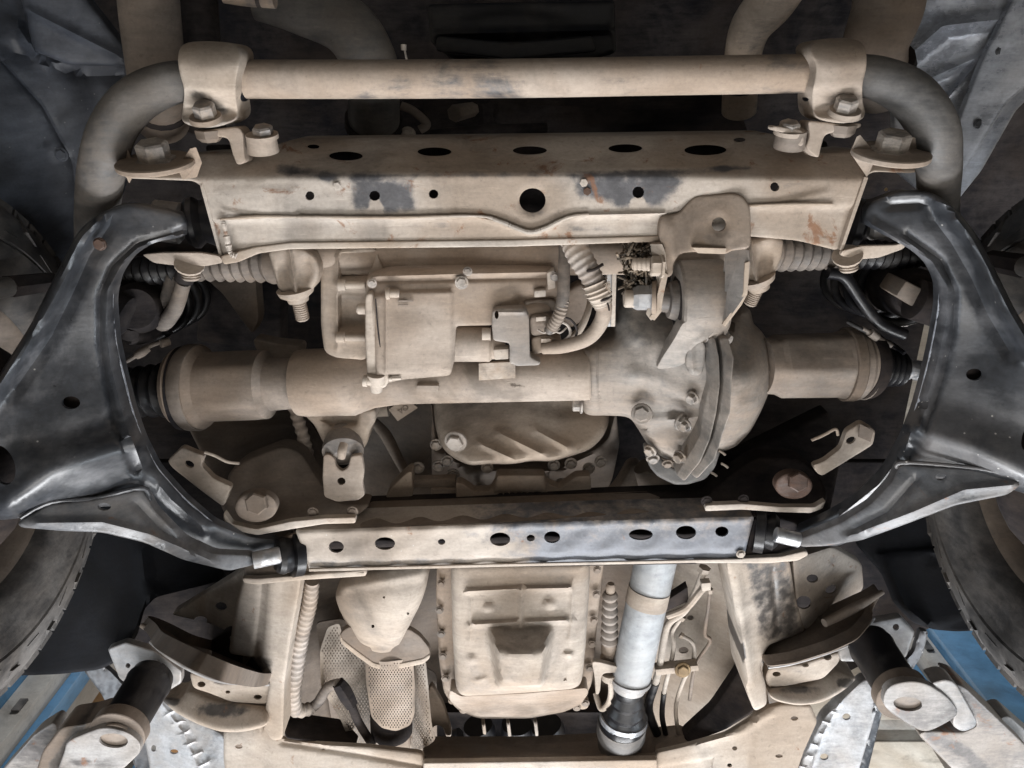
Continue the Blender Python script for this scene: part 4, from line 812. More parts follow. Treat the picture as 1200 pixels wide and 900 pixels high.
for (x, y, a) in ((812, 466, 'l'), (803, 498, 'l'), (797, 535, 'l'), (844, 420, 'r'), (838, 492, 'r'), (834, 520, 'r'), (823, 394, 'l'), (848, 458, 'r'), (850, 396, 'r')):
    bolt(x, y, 1.035 if y < 520 else 1.05, 6.2, (-.7 if a == 'l' else .7, .2, -.7), 'boltm', df, head=1.0)
bolt(752, 485, 1.055, 9, (-.3, -.2, -1), 'alu', df, head=.4, flange=1.4, name='filler_plug'); bolt(798, 494, 1.04, 8, (.6, 0, -.8), 'alu', df, head=.6)
bolt(683, 436, 1.085, 6, 'l', 'boltm', df); bolt(681, 474, 1.10, 8, 'l', 'boltm', df, head=1.1); bolt(762, 528, 1.08, 6, (-.6, .3, -.7), 'boltm', df); bolt(897, 436, 1.10, 6, 'r', 'boltm', df)
# bush arm
ma = T('differential_mount', 'smooth cast arm with a large rubber bush bolted on the differential', 'mount', 815, 355, 1.03)
lathe('bush_eye', (793, 352, 1.06), (847, 350, 1.06), [(0, 37), (.004, 43), (.05, 46.5), (.94, 46.5), (1, 43)], 'alu', ma, 48)
lathe('rubber_bush', (799, 352, 1.06), (792, 352, 1.06), [(0, 38), (.6, 37), (1, 30)], 'deep', ma); lathe('inner_sleeve', (795, 352, 1.06), (772, 351, 1.06), [(0, 24), (.1, 24), (.5, 21), (.55, 15), (1, 14)], 'boot', ma)
lathe('inner_sleeve', (847, 350, 1.06), (858, 350, 1.06), [(0, 22), (1, 20)], 'brown', ma)
sheet('mount_arm', [(800, 378), (815, 373), (843, 370), (842, 380), (834, 392), (824, 400), (816, 403), (808, 412), (803, 427), (787, 431), (768, 433), (777, 417), (789, 399), (795, 388)], [(800, 376, 1.006), (843, 370, 1.004), (820, 400, 1.018), (770, 430, 1.045), (800, 425, 1.035)], 'alu', ma, t=.03, er=1.5, ea=.001, step=3.6, r=7, relief=[('l', [(828, 392), (808, 410)], 4, .004)])
sheet('arm_boss', [(806, 400), (822, 397), (827, 405), (826, 425), (822, 440), (808, 440), (803, 425)], 1.025, 'alu', ma, t=.05, er=3, step=3.6, relief=[('l', [(810, 404), (812, 436)], 3, .004)])
# pinion end with bright ring
pn = T('pinion_flange', 'bright steel pinion flange ring at the bottom of the differential', 'flange', 793, 555, 1.08)
sheet('flange_ring', [(756, 528), (770, 528), (776, 540), (792, 551), (808, 549), (830, 533), (845, 526), (838, 548), (826, 562), (805, 568), (790, 568), (770, 558), (760, 546)], [(760, 530, 1.10), (795, 566, 1.075), (840, 530, 1.10)], 'steel', pn, t=.03, er=3, step=3.6, r=4)
lathe('oil_seal_housing', (795, 520, 1.13), (794, 548, 1.14), [(0, 34), (.6, 32), (.62, 28), (1, 26)], 'brown', pn); bolt(765, 537, 1.085, 6, 'd', 'boltm', pn); bolt(782, 543, 1.08, 5, 'd', 'brown', pn)
for k, (x, y) in enumerate(((846, 530), (849, 545), (836, 555))): sweep('ring_clip', [(x - 4, y - 2, 1.10), (x, y, 1.10), (x + 4, y + 3, 1.10)], 1.5, 'rail', pn, 8)
# drive shafts
def shaft(label, c0, c1, prof, fac, bt, seal, clampq):
    t = T('drive_shaft', label, 'drive shaft', *c0, 'front drive shafts'); lathe('joint_cup', c0, c1, prof, 'mid', t, 72, facet=fac)
    lathe('shaft_boot', *bt, 'rubber', t, 36)
    for (p, q, r, m) in clampq: lathe('boot_clamp', p, q, [(0, r - .8), (.1, r), (.9, r), (1, r - .8)], m, t, 40)
    return t
s1 = shaft('dusty drive shaft joint with a black ribbed boot, next to the axle tube end', (208, 455, 1.16), (354, 449, 1.14),
      [(0, 30), (.01, 45), (.05, 49), (.07, 46.5), (.10, 49.5), (.13, 47), (.17, 49), (.20, 49), (.22, 45), (.25, 41), (.45, 41), (.60, 41), (.72, 40), (.76, 31), (1, 29)], (6, .26, .68, .35),
      ((212, 456, 1.16), (146, 460, 1.165), corr(5, 34, 29, 6)), None, [((222, 454, 1.16), (236, 454, 1.158), 51, 'brown'), ((212, 455, 1.16), (219, 455, 1.16), 49, 'deep')])
lathe('inner_shaft', (150, 460, 1.165), (120, 461, 1.17), [(0, 12), (1, 12)], 'deep', s1)
s2 = shaft('dusty drive shaft joint with a black ribbed boot, beside the differential cover', (1018, 427, 1.14), (893, 429, 1.12),
      [(0, 24), (.01, 39), (.06, 42), (.10, 40), (.13, 42.5), (.22, 42.5), (.24, 41), (.30, 40), (.86, 39), (.90, 35), (1, 33)], (6, .28, .90, .35),
      ((1014, 428, 1.14), (1058, 433, 1.15), corr(6, 27, 20, 4.5)), None, [((988, 427, 1.135), (1000, 427, 1.135), 43.5, 'brown'), ((1004, 427, 1.135), (1017, 427, 1.14), 41, 'deep')])
lathe('inner_shaft', (1056, 432, 1.15), (1092, 436, 1.16), [(0, 13), (.2, 13), (.25, 10), (.45, 10), (.5, 12), (1, 12)], 'zinc', s2)
bolt(1001, 425, 1.10, 4, (.3, 0, -1), 'boltm', s2)
# ------------------------------------------------------------------ actuator (electric) on the tube
ac = T('steering_actuator', 'tan cast actuator housing with a motor and plugs under the crossmember', 'actuator', 520, 370, 1.06)
sheet('end_casting', [(376, 310), (384, 296), (400, 290), (440, 290), (450, 318), (440, 330), (432, 400), (430, 422), (392, 419), (380, 412), (376, 380)], [(380, 300, 1.10), (430, 300, 1.09), (400, 410, 1.08)], 'dust2', ac, t=.06, er=5, step=4.5, r=7,
      relief=[('s', [(400, 300), (440, 296), (432, 325), (400, 325)], 4, -.018), ('s', [(398, 345), (428, 345), (428, 385), (398, 385)], 4, -.015), ('l', [(396, 332), (432, 336)], 4.5, .008), ('l', [(396, 393), (428, 396)], 4.5, .008), ('l', [(396, 300), (396, 410)], 3, .004)])
bd = sheet('motor_casing', [(428, 330), (434, 322), (455, 318), (540, 316), (648, 314), (655, 330), (656, 350), (645, 366), (612, 378), (578, 381), (534, 382), (533, 420), (528, 440), (470, 445), (450, 450), (434, 444), (430, 420)],
      [(440, 330, 1.055), (650, 330, 1.065), (530, 440, 1.045), (440, 440, 1.04), (530, 350, 1.045)], 'dust', ac, t=.06, er=3.5, step=4.2, r=5,
      relief=[('l', [(440, 324), (540, 321), (645, 319)], 2.2, .005), ('l', [(440, 330), (640, 326)], 2.2, -.004), ('s', [(434, 345), (530, 342), (530, 436), (440, 440)], 4, .008), ('l', [(436, 340), (438, 440)], 2, -.005), ('l', [(452, 345), (452, 438)], 1.6, .003), ('l', [(458, 343), (528, 342)], 2.5, .004), ('e', 540, 330, 8, 6, .006, .4), ('l', [(610, 350), (652, 352)], 8, -.012), ('e', 480, 390, 40, 30, .003, 1)])
sheet('casing_rim', [(428, 345), (436, 342), (446, 410), (458, 440), (452, 455), (438, 455), (431, 448), (428, 400)], 1.038, 'dust2', ac, t=.03, er=3, step=3.6, relief=[('l', [(437, 350), (443, 430)], 1.5, -.003)])
lathe('motor_drum', (530, 403, 1.075), (592, 403, 1.075), [(0, 21), (.7, 21), (.75, 18), (.9, 18), (1, 15)], 'dust', ac, 36)
lathe('collar', (565, 392, 1.06), (575, 392, 1.06), [(0, 8), (1, 8)], 'dust2', ac, 20)
sheet('plug_shield', [(577, 364), (583, 361), (615, 361), (620, 372), (621, 418), (634, 424), (632, 428), (606, 429), (597, 425), (597, 402), (578, 399), (576, 380)], [(580, 365, 1.035), (620, 365, 1.035), (600, 425, 1.03)], 'alu2', ac, t=.018, er=2.5, step=3.4, r=3, holes=[(582, 369, 2.5, 5), (587, 407, 6, 2)], relief=[('l', [(583, 366), (614, 366)], 2, .003)])
prism('shield_tab', [(578, 410, 1.04), (596, 409, 1.04), (596, 421, 1.04), (580, 422, 1.04)], (0, 0, .02), 'dust2', ac)
sheet('plug', [(620, 370), (642, 368), (650, 375), (645, 392), (622, 394)], 1.05, 'brown', ac, t=.04, er=4, step=3.6); sheet('plug', [(622, 395), (640, 392), (658, 398), (660, 410), (640, 412), (624, 416)], 1.05, 'dust', ac, t=.04, er=4, step=3.6)
sheet('port', [(612, 352), (650, 350), (654, 362), (640, 368), (615, 366)], 1.062, 'brown', ac, t=.03, er=5, step=3.6, relief=[('e', 632, 359, 16, 6, -.01, .5)])
prism('lug_tab', [(626, 341, 1.05), (640, 340, 1.05), (640, 348, 1.05), (626, 349, 1.05)], (0, 0, .02), 'rail', ac, .002); prism('lug_tab', [(641, 320, 1.052), (650, 316, 1.052), (651, 338, 1.055), (642, 340, 1.055)], (0, 0, .02), 'dust2', ac, .002)
for (p, q, r) in (((418, 362, 1.05), (456, 362, 1.05), 6.5), ((452, 344, 1.04), (468, 344, 1.04), 7), ((425, 446, 1.035), (444, 448, 1.035), 7), ((455, 444, 1.035), (470, 443, 1.035), 3), ((395, 334, 1.06), (428, 334, 1.06), 6.5), ((393, 395, 1.06), (430, 396, 1.06), 6.5)):
    lathe('clamp_screw', p, q, [(0, r * .7), (.05, r), (.3, r), (.32, r * .7), (.9, r * .7), (1, r * .6)], 'dust2', ac, 14)
lathe('drain_boss', (441, 438, 1.04), (441, 458, 1.045), [(0, 11), (.5, 11), (.6, 8), (1, 7)], 'dust2', ac, 18); bolt(541, 331, 1.042, 6, 'z', 'boltm', ac, head=.4)
# hoses
h1 = T('wrapped_hose', 'thick tape wrapped dusty hose curving down beside the actuator plugs', 'hose', 690, 330, 1.03)
sweep('hose_wrap', [(668, 276, 1.05), (678, 298, 1.03), (692, 322, 1.02), (704, 346, 1.02), (706, 362, 1.02)], [14, 15.5, 14, 12, 10.5], 'wrap', h1, 22, 10, ring=(.0085, .0016)); sweep('hose_core', [(703, 345, 1.02), (708, 362, 1.02), (703, 380, 1.025), (688, 397, 1.03), (660, 406, 1.04), (636, 408, 1.05)], [11, 9.5, 9, 8.5, 8, 7], 'dust', h1, 18)
sweep('tape_end', [(697, 332, 1.02), (703, 347, 1.017), (706, 356, 1.018)], [15, 14.5, 11], 'dust2', h1, 16, jit=.08)
h2 = T('thin_hose', 'thin dark dusty hose hanging down to the actuator plug beside the wrapped hose', 'hose', 660, 330, 1.03)
sweep('hose_body', [(662, 284, 1.06), (661, 312, 1.04), (660, 345, 1.03), (655, 368, 1.03), (643, 388, 1.045)], [7, 7, 7.5, 7, 6], 'boot', h2, 14); sweep('hose_wrap', [(660, 352, 1.03), (655, 370, 1.028), (646, 384, 1.035)], 8, 'brown', h2, 14, 10, ring=(.005, .0012))
h3 = T('bent_pipe', 'thin bent pipe and clip between the two hoses and the crossmember', 'pipe', 680, 380, 1.06)
sweep('pipe_body', [(662, 402, 1.06), (678, 388, 1.06), (688, 368, 1.06), (692, 350, 1.08)], [4, 4.5, 4, 3.5], 'dust2', h3, 12); sheet('clip_plate', [(655, 345), (680, 330), (700, 345), (690, 372), (668, 385), (655, 370)], 1.11, 'brown', h3, t=.02, er=6, step=4)
for x in (630, 640, 648):
    sweep('wire', [(x, 386, 1.045), (x + 8, 390, 1.04), (x + 16, 384 + (x % 3), 1.045)], 1.2, 'wrap', h2, 6)
st = T('support_strut', 'narrow blue grey steel strut between the wrapped hose and the bracket nuts', 'strut', 717, 330, 1.1)
prism('strut_plate', [(713, 300, 1.10), (722, 300, 1.10), (720, 383, 1.10), (708, 383, 1.10)], (0, 0, .02), 'steel', st, .001); prism('strut_flange', [(718, 300, 1.095), (723, 300, 1.095), (721, 383, 1.095), (716, 383, 1.095)], (0, 0, .004), 'rail', st, .001)
# ------------------------------------------------------------------ engine sump and bell housing
sp = T('oil_pan', 'smooth dusty engine oil pan with three slanted ribs and a drain bolt', 'oil pan', 610, 510, 1.17)
sheet('pan_shell', [(507, 462), (560, 455), (700, 452), (712, 470), (714, 496), (706, 514), (690, 528), (664, 536), (646, 541), (622, 540), (602, 544), (570, 544), (550, 546), (528, 535), (516, 522), (510, 500)], [(520, 470, 1.19), (700, 470, 1.18), (610, 500, 1.125), (520, 530, 1.11), (700, 515, 1.12), (600, 540, 1.08)], 'dust2', sp, t=.10, er=9, ea=.02, step=3.2, r=9,
      relief=[('l', [(562, 520), (597, 536)], 4.2, .008), ('l', [(584, 507), (635, 532)], 4.6, .009), ('l', [(627, 504), (666, 525)], 4.6, .009), ('e', 660, 478, 46, 16, -.006, 1), ('e', 535, 516, 14, 13, .005, .4)], stain_shade=[('e', 655, 480, 50, 22, .4, 1), ('e', 540, 475, 50, 12, .5, 1)])  # dark ellipses along the top paint the axle tube's shadow
bolt(534, 517, 1.105, 10, (-.2, .1, -1), 'alu', sp, head=.6, flange=1.35, name='drain_bolt')
bh = T('bell_housing', 'grimy gearbox bell housing with flange bolts below the oil pan', 'bell housing', 610, 560, 1.25)
sheet('housing_shell', [(505, 470), (512, 520), (540, 545), (660, 545), (712, 515), (722, 480), (726, 520), (718, 560), (700, 600), (520, 600), (506, 560)], [(510, 480, 1.26), (610, 560, 1.22), (722, 500, 1.28), (610, 600, 1.2), (712, 590, 1.28)], 'brown', bh, t=.05, er=5, step=5, relief=[('s', [(545, 552), (560, 552), (566, 572), (552, 575)], 3, .01), ('s', [(640, 552), (662, 550), (668, 570), (645, 572)], 3, .01), ('l', [(520, 530), (560, 552), (650, 552), (700, 530)], 6, .010)])
sheet('dust_cover', [(580, 566), (582, 556), (638, 556), (641, 566), (655, 572), (675, 558), (692, 557), (693, 585), (693, 600), (535, 600), (534, 565), (542, 566), (556, 576), (575, 575)], [(560, 570, 1.135), (690, 570, 1.14), (600, 595, 1.13)], 'dust', bh, t=.02, er=2, step=4, r=3, relief=[('s', [(582, 556), (638, 556), (640, 576), (580, 576)], 2, .006), ('l', [(585, 579), (632, 578)], 2.5, -.006)] + [('l', [(590 + 7 * k, 576), (590 + 7 * k, 584)], 1.2, .005) for k in range(6)])
for (x, y) in ((511, 521), (514, 546), (524, 540), (531, 556), (571, 548), (649, 545), (669, 543), (690, 549), (704, 541), (658, 567), (563, 572), (490, 548)): bolt(x, y, 1.185, 5.5, 'z', 'boltm', bh, head=.7)
fin = T('gearbox_web', 'triangular cast web and bar beside the bell housing dust cover', 'casting', 480, 565, 1.2)
sheet('web_plate', [(478, 553), (483, 552), (484, 580), (480, 588), (450, 590), (455, 575), (470, 560)], 1.14, 'dust2', fin, t=.03, er=2.5, step=4, r=3); prism('cross_bar', [(483, 563, 1.16), (534, 561, 1.16), (534, 571, 1.16), (483, 572, 1.16)], (0, 0, .02), 'dust', fin, .003); prism('web_foot', [(505, 573, 1.155), (540, 573, 1.155), (540, 586, 1.155), (505, 586, 1.155)], (0, 0, .02), 'dust', fin, .003)
sweep('cast_rib', [(436, 492, 1.3), (452, 510, 1.28), (468, 540, 1.25), (480, 560, 1.22)], [5, 7, 6, 6], 'brown', fin)
tg = T('data_tag', 'small dusty square tag with stamped letters hanging below the axle tube', 'tag', 471, 480, 1.2)
prism('tag_plate', [(455, 480, 1.18), (474, 466, 1.18), (490, 478, 1.18), (466, 494, 1.18)], (0, 0, .004), 'dust', tg); relief_text('stamped_letters', 'VO', 473, 480, 1.177, .013, 'brown', tg, 35); sweep('tag_stub', [(430, 482, 1.2), (455, 480, 1.2)], 8, 'dust', tg)
rw = T('row_casting', 'large dark dusty chassis casting around the bell housing', 'casting', 440, 540, 1.35)
rw.name = 'gearbox_casing'
sheet('casing_wall', [(420, 480), (510, 470), (520, 600), (410, 610)], [(420, 490, 1.42), (510, 480, 1.35), (460, 600, 1.3)], 'brown', rw, t=.03, er=4, step=8); sheet('casing_wall', [(705, 470), (800, 470), (860, 600), (700, 612)], [(720, 490, 1.38), (790, 480, 1.4), (760, 600, 1.3)], 'deep', rw, t=.03, er=4, step=8)
sheet('casing_horn', [(712, 585), (724, 570), (738, 545), (752, 545), (758, 570), (757, 600), (712, 600)], [(715, 590, 1.2), (750, 550, 1.24), (755, 595, 1.2)], 'dust', rw, t=.03, er=4, step=4); sweep('casing_boss', [(755, 545, 1.2), (775, 570, 1.2), (800, 585, 1.18)], [14, 24, 20], 'brown', rw)
# ------------------------------------------------------------------ engine block and pipes above the bar
eg = T('engine_block', 'dark grimy underside of the engine between the bar and the crossmember', 'engine', 600, 130, 1.45)
sheet('block_casting', [(465, 118), (560, 112), (860, 108), (880, 165), (600, 175), (470, 175)], 1.42, 'deep', eg, t=.1, er=8, step=6, relief=[('l', [(500, 128), (505, 160)], 6, .02), ('l', [(565, 120), (568, 160)], 8, .02), ('e', 590, 135, 12, 14, .02, .5), ('e', 700, 140, 80, 18, .02, .7), ('l', [(610, 122), (840, 130)], 6, .015)])
sweep('coolant_stub', [(532, 133, 1.35), (555, 128, 1.4)], [10, 8], 'brown', eg, 6); sweep('rail_pipe', [(505, 158, 1.33), (560, 153, 1.33), (640, 150, 1.36)], 6, 'deep', eg); sweep('bent_link', [(470, 124, 1.3), (484, 130, 1.3), (500, 145, 1.3), (492, 152, 1.3)], 5, 'brown', eg, 10)
bolt(478, 158, 1.3, 7, 'z', 'rail', eg)
sheet('belt_cover', [(240, 300), (330, 300), (330, 410), (230, 400)], 1.5, 'deep', eg, t=.05, er=8, step=8)
sheet('frame_stub', [(240, 325), (300, 322), (304, 375), (296, 392), (280, 370), (262, 345)], [(250, 330, 1.34), (300, 330, 1.30), (290, 385, 1.25)], 'brown', eg, t=.03, er=6, step=6); sheet('motor_foot', [(296, 396), (322, 402), (355, 405), (352, 424), (320, 424), (300, 410)], 1.24, 'dust', eg, t=.03, er=3, step=4)
hs_ = [('engine_pipe', 'straight tan frame tube rising beside the bar clamp near the liner', 'pipe', [(172, -40, 1.2), (176, 20, 1.2), (185, 100, 1.22), (190, 140, 1.3)], [34, 34, 32, 30], 'brown'),
       ('radiator_hose', 'wide dark grey radiator hose curving down behind the bar', 'hose', [(300, 0, 1.22), (350, 8, 1.22), (405, 30, 1.22), (434, 75, 1.22), (438, 120, 1.24), (438, 175, 1.3)], [22, 30, 33, 32, 30, 30], 'barend'),
       ('engine_pipe', 'pale tan pipe elbow dropping behind the bar toward the oval holes', 'pipe', [(930, -40, 1.18), (905, 0, 1.18), (880, 32, 1.2), (870, 70, 1.22), (866, 130, 1.26)], [30, 28, 24, 21, 20], 'bar'),
       ('frame_tube', 'broad brown dusty frame tube beside the scraped wheel arch sheet', 'tube', [(1050, -60, 1.28), (1040, 10, 1.26), (1025, 60, 1.26), (1035, 110, 1.3)], [40, 40, 36, 30], 'brown'),
       ('engine_pipe', 'short pale tan pipe end at the very top above the bar', 'pipe', [(262, -6, 1.1), (290, -3, 1.1), (322, -2, 1.1)], [9, 10, 11], 'bar'),
       ('radiator_hose', 'dark smooth hose behind the bar between the clamp and the wide hose', 'hose', [(225, -20, 1.35), (232, 60, 1.35), (240, 150, 1.38)], [28, 26, 24], 'deep')]
for n_, lab, cat, pts, rr, mt in hs_:
    t = T(n_, lab, cat, *pts[1]); sweep('pipe_body' if 'hose' not in n_ else 'hose_body', pts, rr, mt, t, 24); a_, b_ = pts[-2], pts[-1]; sweep('pipe_clip', [tuple(a_[i] + (b_[i] - a_[i]) * q for i in range(3)) for q in (.35, .5)], rr[-2] * 1.12, 'deep', t, 20, 2)
pr = T('temperature_probe', 'tiny bright pin standing above the bar against the dark engine bay', 'pin', 473, 60, 1.1); sweep('pin_stem', [(477, 72, 1.1), (474, 58, 1.1)], 1.2, 'rail', pr, 8); sweep('pin_tip', [(473, 59, 1.1), (473, 52, 1.1)], 3.2, 'rail', pr, 10)

# small fittings round the actuator
for (a, b, r) in (((686, 318, 1.012), (706, 310, 1.012), 2), ((700, 352, 1.012), (716, 347, 1.014), 1.8)): sweep('cable_tie', [a, ((a[0] + b[0]) / 2, (a[1] + b[1]) / 2 + 2, 1.0), b], r, 'deep', h1, 8)
sweep('tie_tail', [(706, 350, 1.01), (712, 356, 1.005), (714, 364, 1.0)], 1, 'deep', h1, 6)
for k in range(5): sweep('loose_thread', [(700 + 2 * k, 336, 1.012), (706 + 2 * k, 334 - k, 1.006), (711 + k, 339 + k, 1.006)], .6, 'rail', h1, 5)
cw = T('harness_cable', 'thin dusty wiring looped between the actuator plugs and the tube', 'cable', 650, 400, 1.05)
sweep('cable', [(650, 376, 1.045), (664, 380, 1.04), (668, 392, 1.04), (656, 402, 1.045), (646, 402, 1.05)], 1.8, 'wrap', cw, 8); sweep('cable', [(648, 372, 1.045), (668, 374, 1.035), (676, 390, 1.035), (664, 408, 1.045), (652, 408, 1.05)], 1.4, 'deep', cw, 8)
prism('locking_clip', [(628, 372, 1.046), (640, 371, 1.046), (640, 376, 1.046), (628, 377, 1.046)], (0, 0, .004), 'rail', cw, .0008); prism('locking_clip', [(634, 397, 1.046), (646, 397, 1.046), (646, 402, 1.046), (634, 402, 1.046)], (0, 0, .004), 'rail', cw, .0008)
for (x, y, w_) in ((466, 352, 9), (466, 357, 6)): prism('cast_mark', [(x, y, 1.0355), (x + w_ * 2, y, 1.0355), (x + w_ * 2, y + 2, 1.0355), (x, y + 2, 1.0355)], (0, 0, .002), 'mid', bd, 0)
for (x, y) in ((440, 425), (650, 324), (548, 318), (436, 332)): bolt(x, y, 1.044, 4.2, 'z', 'boltm', ac, head=.5)
sweep('gasket_line', [(440, 350, 1.0365), (444, 395, 1.0365), (451, 436, 1.0365)], .9, 'deep', bd, 6); sweep('gasket_line', [(842, 400, 1.030), (846, 450, 1.013), (841, 482, 1.010), (833, 512, 1.022), (806, 558, 1.044)], .9, 'deep', df, 6)
# ------------------------------------------------------------------ gearbox crossmember
gm = T('gearbox_crossmember', 'long steel crossmember with round holes, half dusty and half bare blue grey', 'crossmember', 620, 630, 1.03)
hb = [(350, 625, 1.035), (880, 606, 1.035), (362, 668, 1.03), (870, 655, 1.03)]
sheet('holed_band', [(346, 621), (500, 616), (700, 609), (884, 605), (871, 656), (700, 658), (500, 664), (363, 669)], 1.03, 'band', gm, t=.06, er=3, step=4.2, r=3,
      holes=[(394, 641, 9, 7), (451, 637, 12, 7.5), (517.5, 635, 4.5, 3.5), (586, 632, 12, 8), (622, 630.5, 5, 4), (647, 629.5, 9.5, 7), (751, 626.5, 14, 6.5), (804, 624, 12, 8), (846, 623, 8, 6)],
      relief=[('l', [(362, 662), (870, 650)], 5, -.004), ('l', [(350, 626), (880, 610)], 3, .002), ('f', lambda X, Y: .0008 * np.sin(X * .13 + Y * .2))],
      stain_shade=[('s', [(560, 600), (890, 600), (890, 660), (640, 660)], 80, .9), ('s', [(640, 640), (880, 636), (880, 660), (620, 662)], 8, .4), ('s', [(360, 655), (560, 652), (560, 668), (360, 672)], 4, .35)])
sheet('channel_wall', [(415, 596), (434, 588), (600, 583), (700, 578), (830, 573), (905, 596), (905, 602), (884, 606), (700, 612), (500, 618), (345, 624), (344, 618), (405, 612)], [(430, 590, 1.12), (830, 575, 1.12), (350, 622, 1.04), (880, 605, 1.035), (620, 613, 1.035)], 'deep', gm, t=.02, er=2, step=5, r=3, stain_shade=[])  # near-black colour paints the shade of the face turned from the light
sheet('dark_band_backing', [(350, 618), (880, 602), (870, 660), (365, 668)], 1.10, 'deep', gm, t=.004, er=0, step=16)  # dark plate behind the band, its colour is the shade inside the holes
sheet('dusty_ledge', [(434, 589), (600, 583), (760, 577), (775, 583), (760, 590), (770, 600), (600, 612), (420, 618)], [(434, 590, 1.11), (770, 580, 1.11), (440, 617, 1.034), (760, 606, 1.034)], 'brown', gm, t=.004, er=2, step=5, r=3)
f_ = sheet('end_foot', [(286, 664), (300, 645), (330, 632), (348, 622), (362, 667), (430, 666), (430, 675), (370, 678), (300, 685), (286, 682)], [(290, 670, 1.05), (350, 630, 1.045), (430, 670, 1.04)], 'brown', gm, t=.012, er=3, step=4, r=6, relief=[('l', [(288, 680), (350, 675), (428, 671)], 4, .006)])
sheet('foot_lip', [(283, 677), (300, 678), (350, 674), (430, 668), (429, 675), (350, 680), (300, 685), (286, 683)], 1.035, 'rail', f_, t=.008, er=2, step=3.6, r=3)
f_ = sheet('end_foot', [(872, 655), (884, 606), (905, 604), (935, 612), (941, 640), (947, 645), (944, 654), (915, 658), (870, 660)], [(880, 610, 1.045), (940, 640, 1.05), (880, 656, 1.04)], 'deep', gm, t=.012, er=3, step=4, r=6)
sheet('foot_lip', [(812, 655), (870, 654), (915, 652), (945, 645), (948, 650), (935, 657), (900, 660), (814, 660)], 1.03, 'rail', f_, t=.008, er=2, step=3.6, r=3)
prism('lower_edge', [(362, 667, 1.027), (600, 661, 1.027), (870, 655.5, 1.027), (870, 658.5, 1.027), (600, 664, 1.027), (362, 670, 1.027)], (0, 0, .004), 'rail', gm, .0008)
bolt(868, 649, 1.027, 4, 'z', 'rail', gm)
# brackets of the rear arm bushes
def pivot(label, out, H, lip, lipH, disc, mat, dmat, tabp, tabh, holeb, spots, slots):
    t = T('arm_bracket', label, 'bracket', disc[0], disc[1], 1.04, 'arm pivot brackets')
    sheet('bracket_plate', out, H, mat, t, t=.03, er=4, step=5, r=9, relief=[('e', disc[0], disc[1], 40, 28, -.004, .6)])
    sheet('bracket_lip', lip, lipH, 'rail', t, t=.01, er=1.5, step=3.6, r=3)  # pale strip paints the lit lower edge of the bracket
    x, y, r = disc
    sheet('pivot_washer', [tuple(p) for p in ell(x, y, r, r * .72)], 1.035, dmat, t, t=.012, er=4, step=4, r=0)
    bolt(x + 3, y - 6, 1.034, r * .55, (0, -.25, -1), dmat, t, head=.6, flange=0, name='pivot_bolt')
    q = sheet('slotted_tab', tabp, tabh, 'dust2', t, t=.010, er=2.5, step=4, r=4, holes=[holeb])
    for s_ in spots: bolt(*s_, 1.045, 5, 'z', mat, t, head=.3)
    return t
tl = pivot('brown dusty pivot bracket with a big washer, next to the rubber mount pin', [(266, 556), (285, 540), (330, 522), (352, 528), (372, 560), (395, 588), (436, 590), (418, 606), (380, 606), (340, 614), (300, 621), (275, 619), (263, 606), (261, 588), (268, 574)],
    [(270, 560, 1.10), (350, 530, 1.16), (420, 596, 1.07), (270, 615, 1.06), (340, 610, 1.055)], [(262, 600), (272, 614), (300, 620), (340, 611), (380, 607), (417, 606), (417, 613), (380, 614), (342, 620), (302, 627), (276, 622), (262, 610)], 1.03,
    (300, 594, 25), 'brown', 'brown', [(196, 540), (204, 532), (213, 523), (224, 528), (240, 534), (236, 545), (250, 560), (272, 570), (262, 594), (240, 578), (212, 556), (202, 548)], [(200, 540, 1.07), (265, 580, 1.05), (220, 525, 1.07)], (222, 544, 6, 4, 25), [(367, 600), (413, 599)], 0)
tr_ = pivot('dark oily pivot bracket with a rusty washer, under the drive shaft joint', [(830, 577), (860, 552), (885, 535), (935, 535), (952, 548), (962, 560), (970, 580), (966, 594), (950, 600), (905, 600), (860, 600), (826, 598)],
    [(830, 590, 1.08), (880, 540, 1.15), (960, 560, 1.10), (960, 596, 1.055), (860, 598, 1.06)], [(826, 592), (870, 590), (915, 594), (955, 594), (968, 586), (964, 596), (950, 601), (910, 600), (870, 597), (826, 599)], 1.035,
    (930, 569, 22), 'deep', 'rust', [(952, 545), (966, 540), (985, 525), (992, 505), (1010, 494), (1026, 504), (1023, 521), (1002, 534), (963, 558), (956, 553)], [(955, 550, 1.05), (1010, 500, 1.07), (1020, 520, 1.07)], (997, 516, 6, 4, -25), [(828, 587), (871, 585)], 0)
for t, pts in ((tl, [(240, 530, 1.06), (252, 534, 1.06), (266, 541, 1.06), (280, 543, 1.07)]), (tr_, [(951, 516, 1.07), (965, 510, 1.07), (979, 503, 1.07), (982, 510, 1.07)])): sweep('locating_wire', pts, 1.8, 'rail', t, 8)
prism('pink_mark', [(1008, 497, 1.062), (1024, 505, 1.062), (1020, 518, 1.062), (1006, 512, 1.062)], (0, 0, .002), 'brown', tr_, 0)
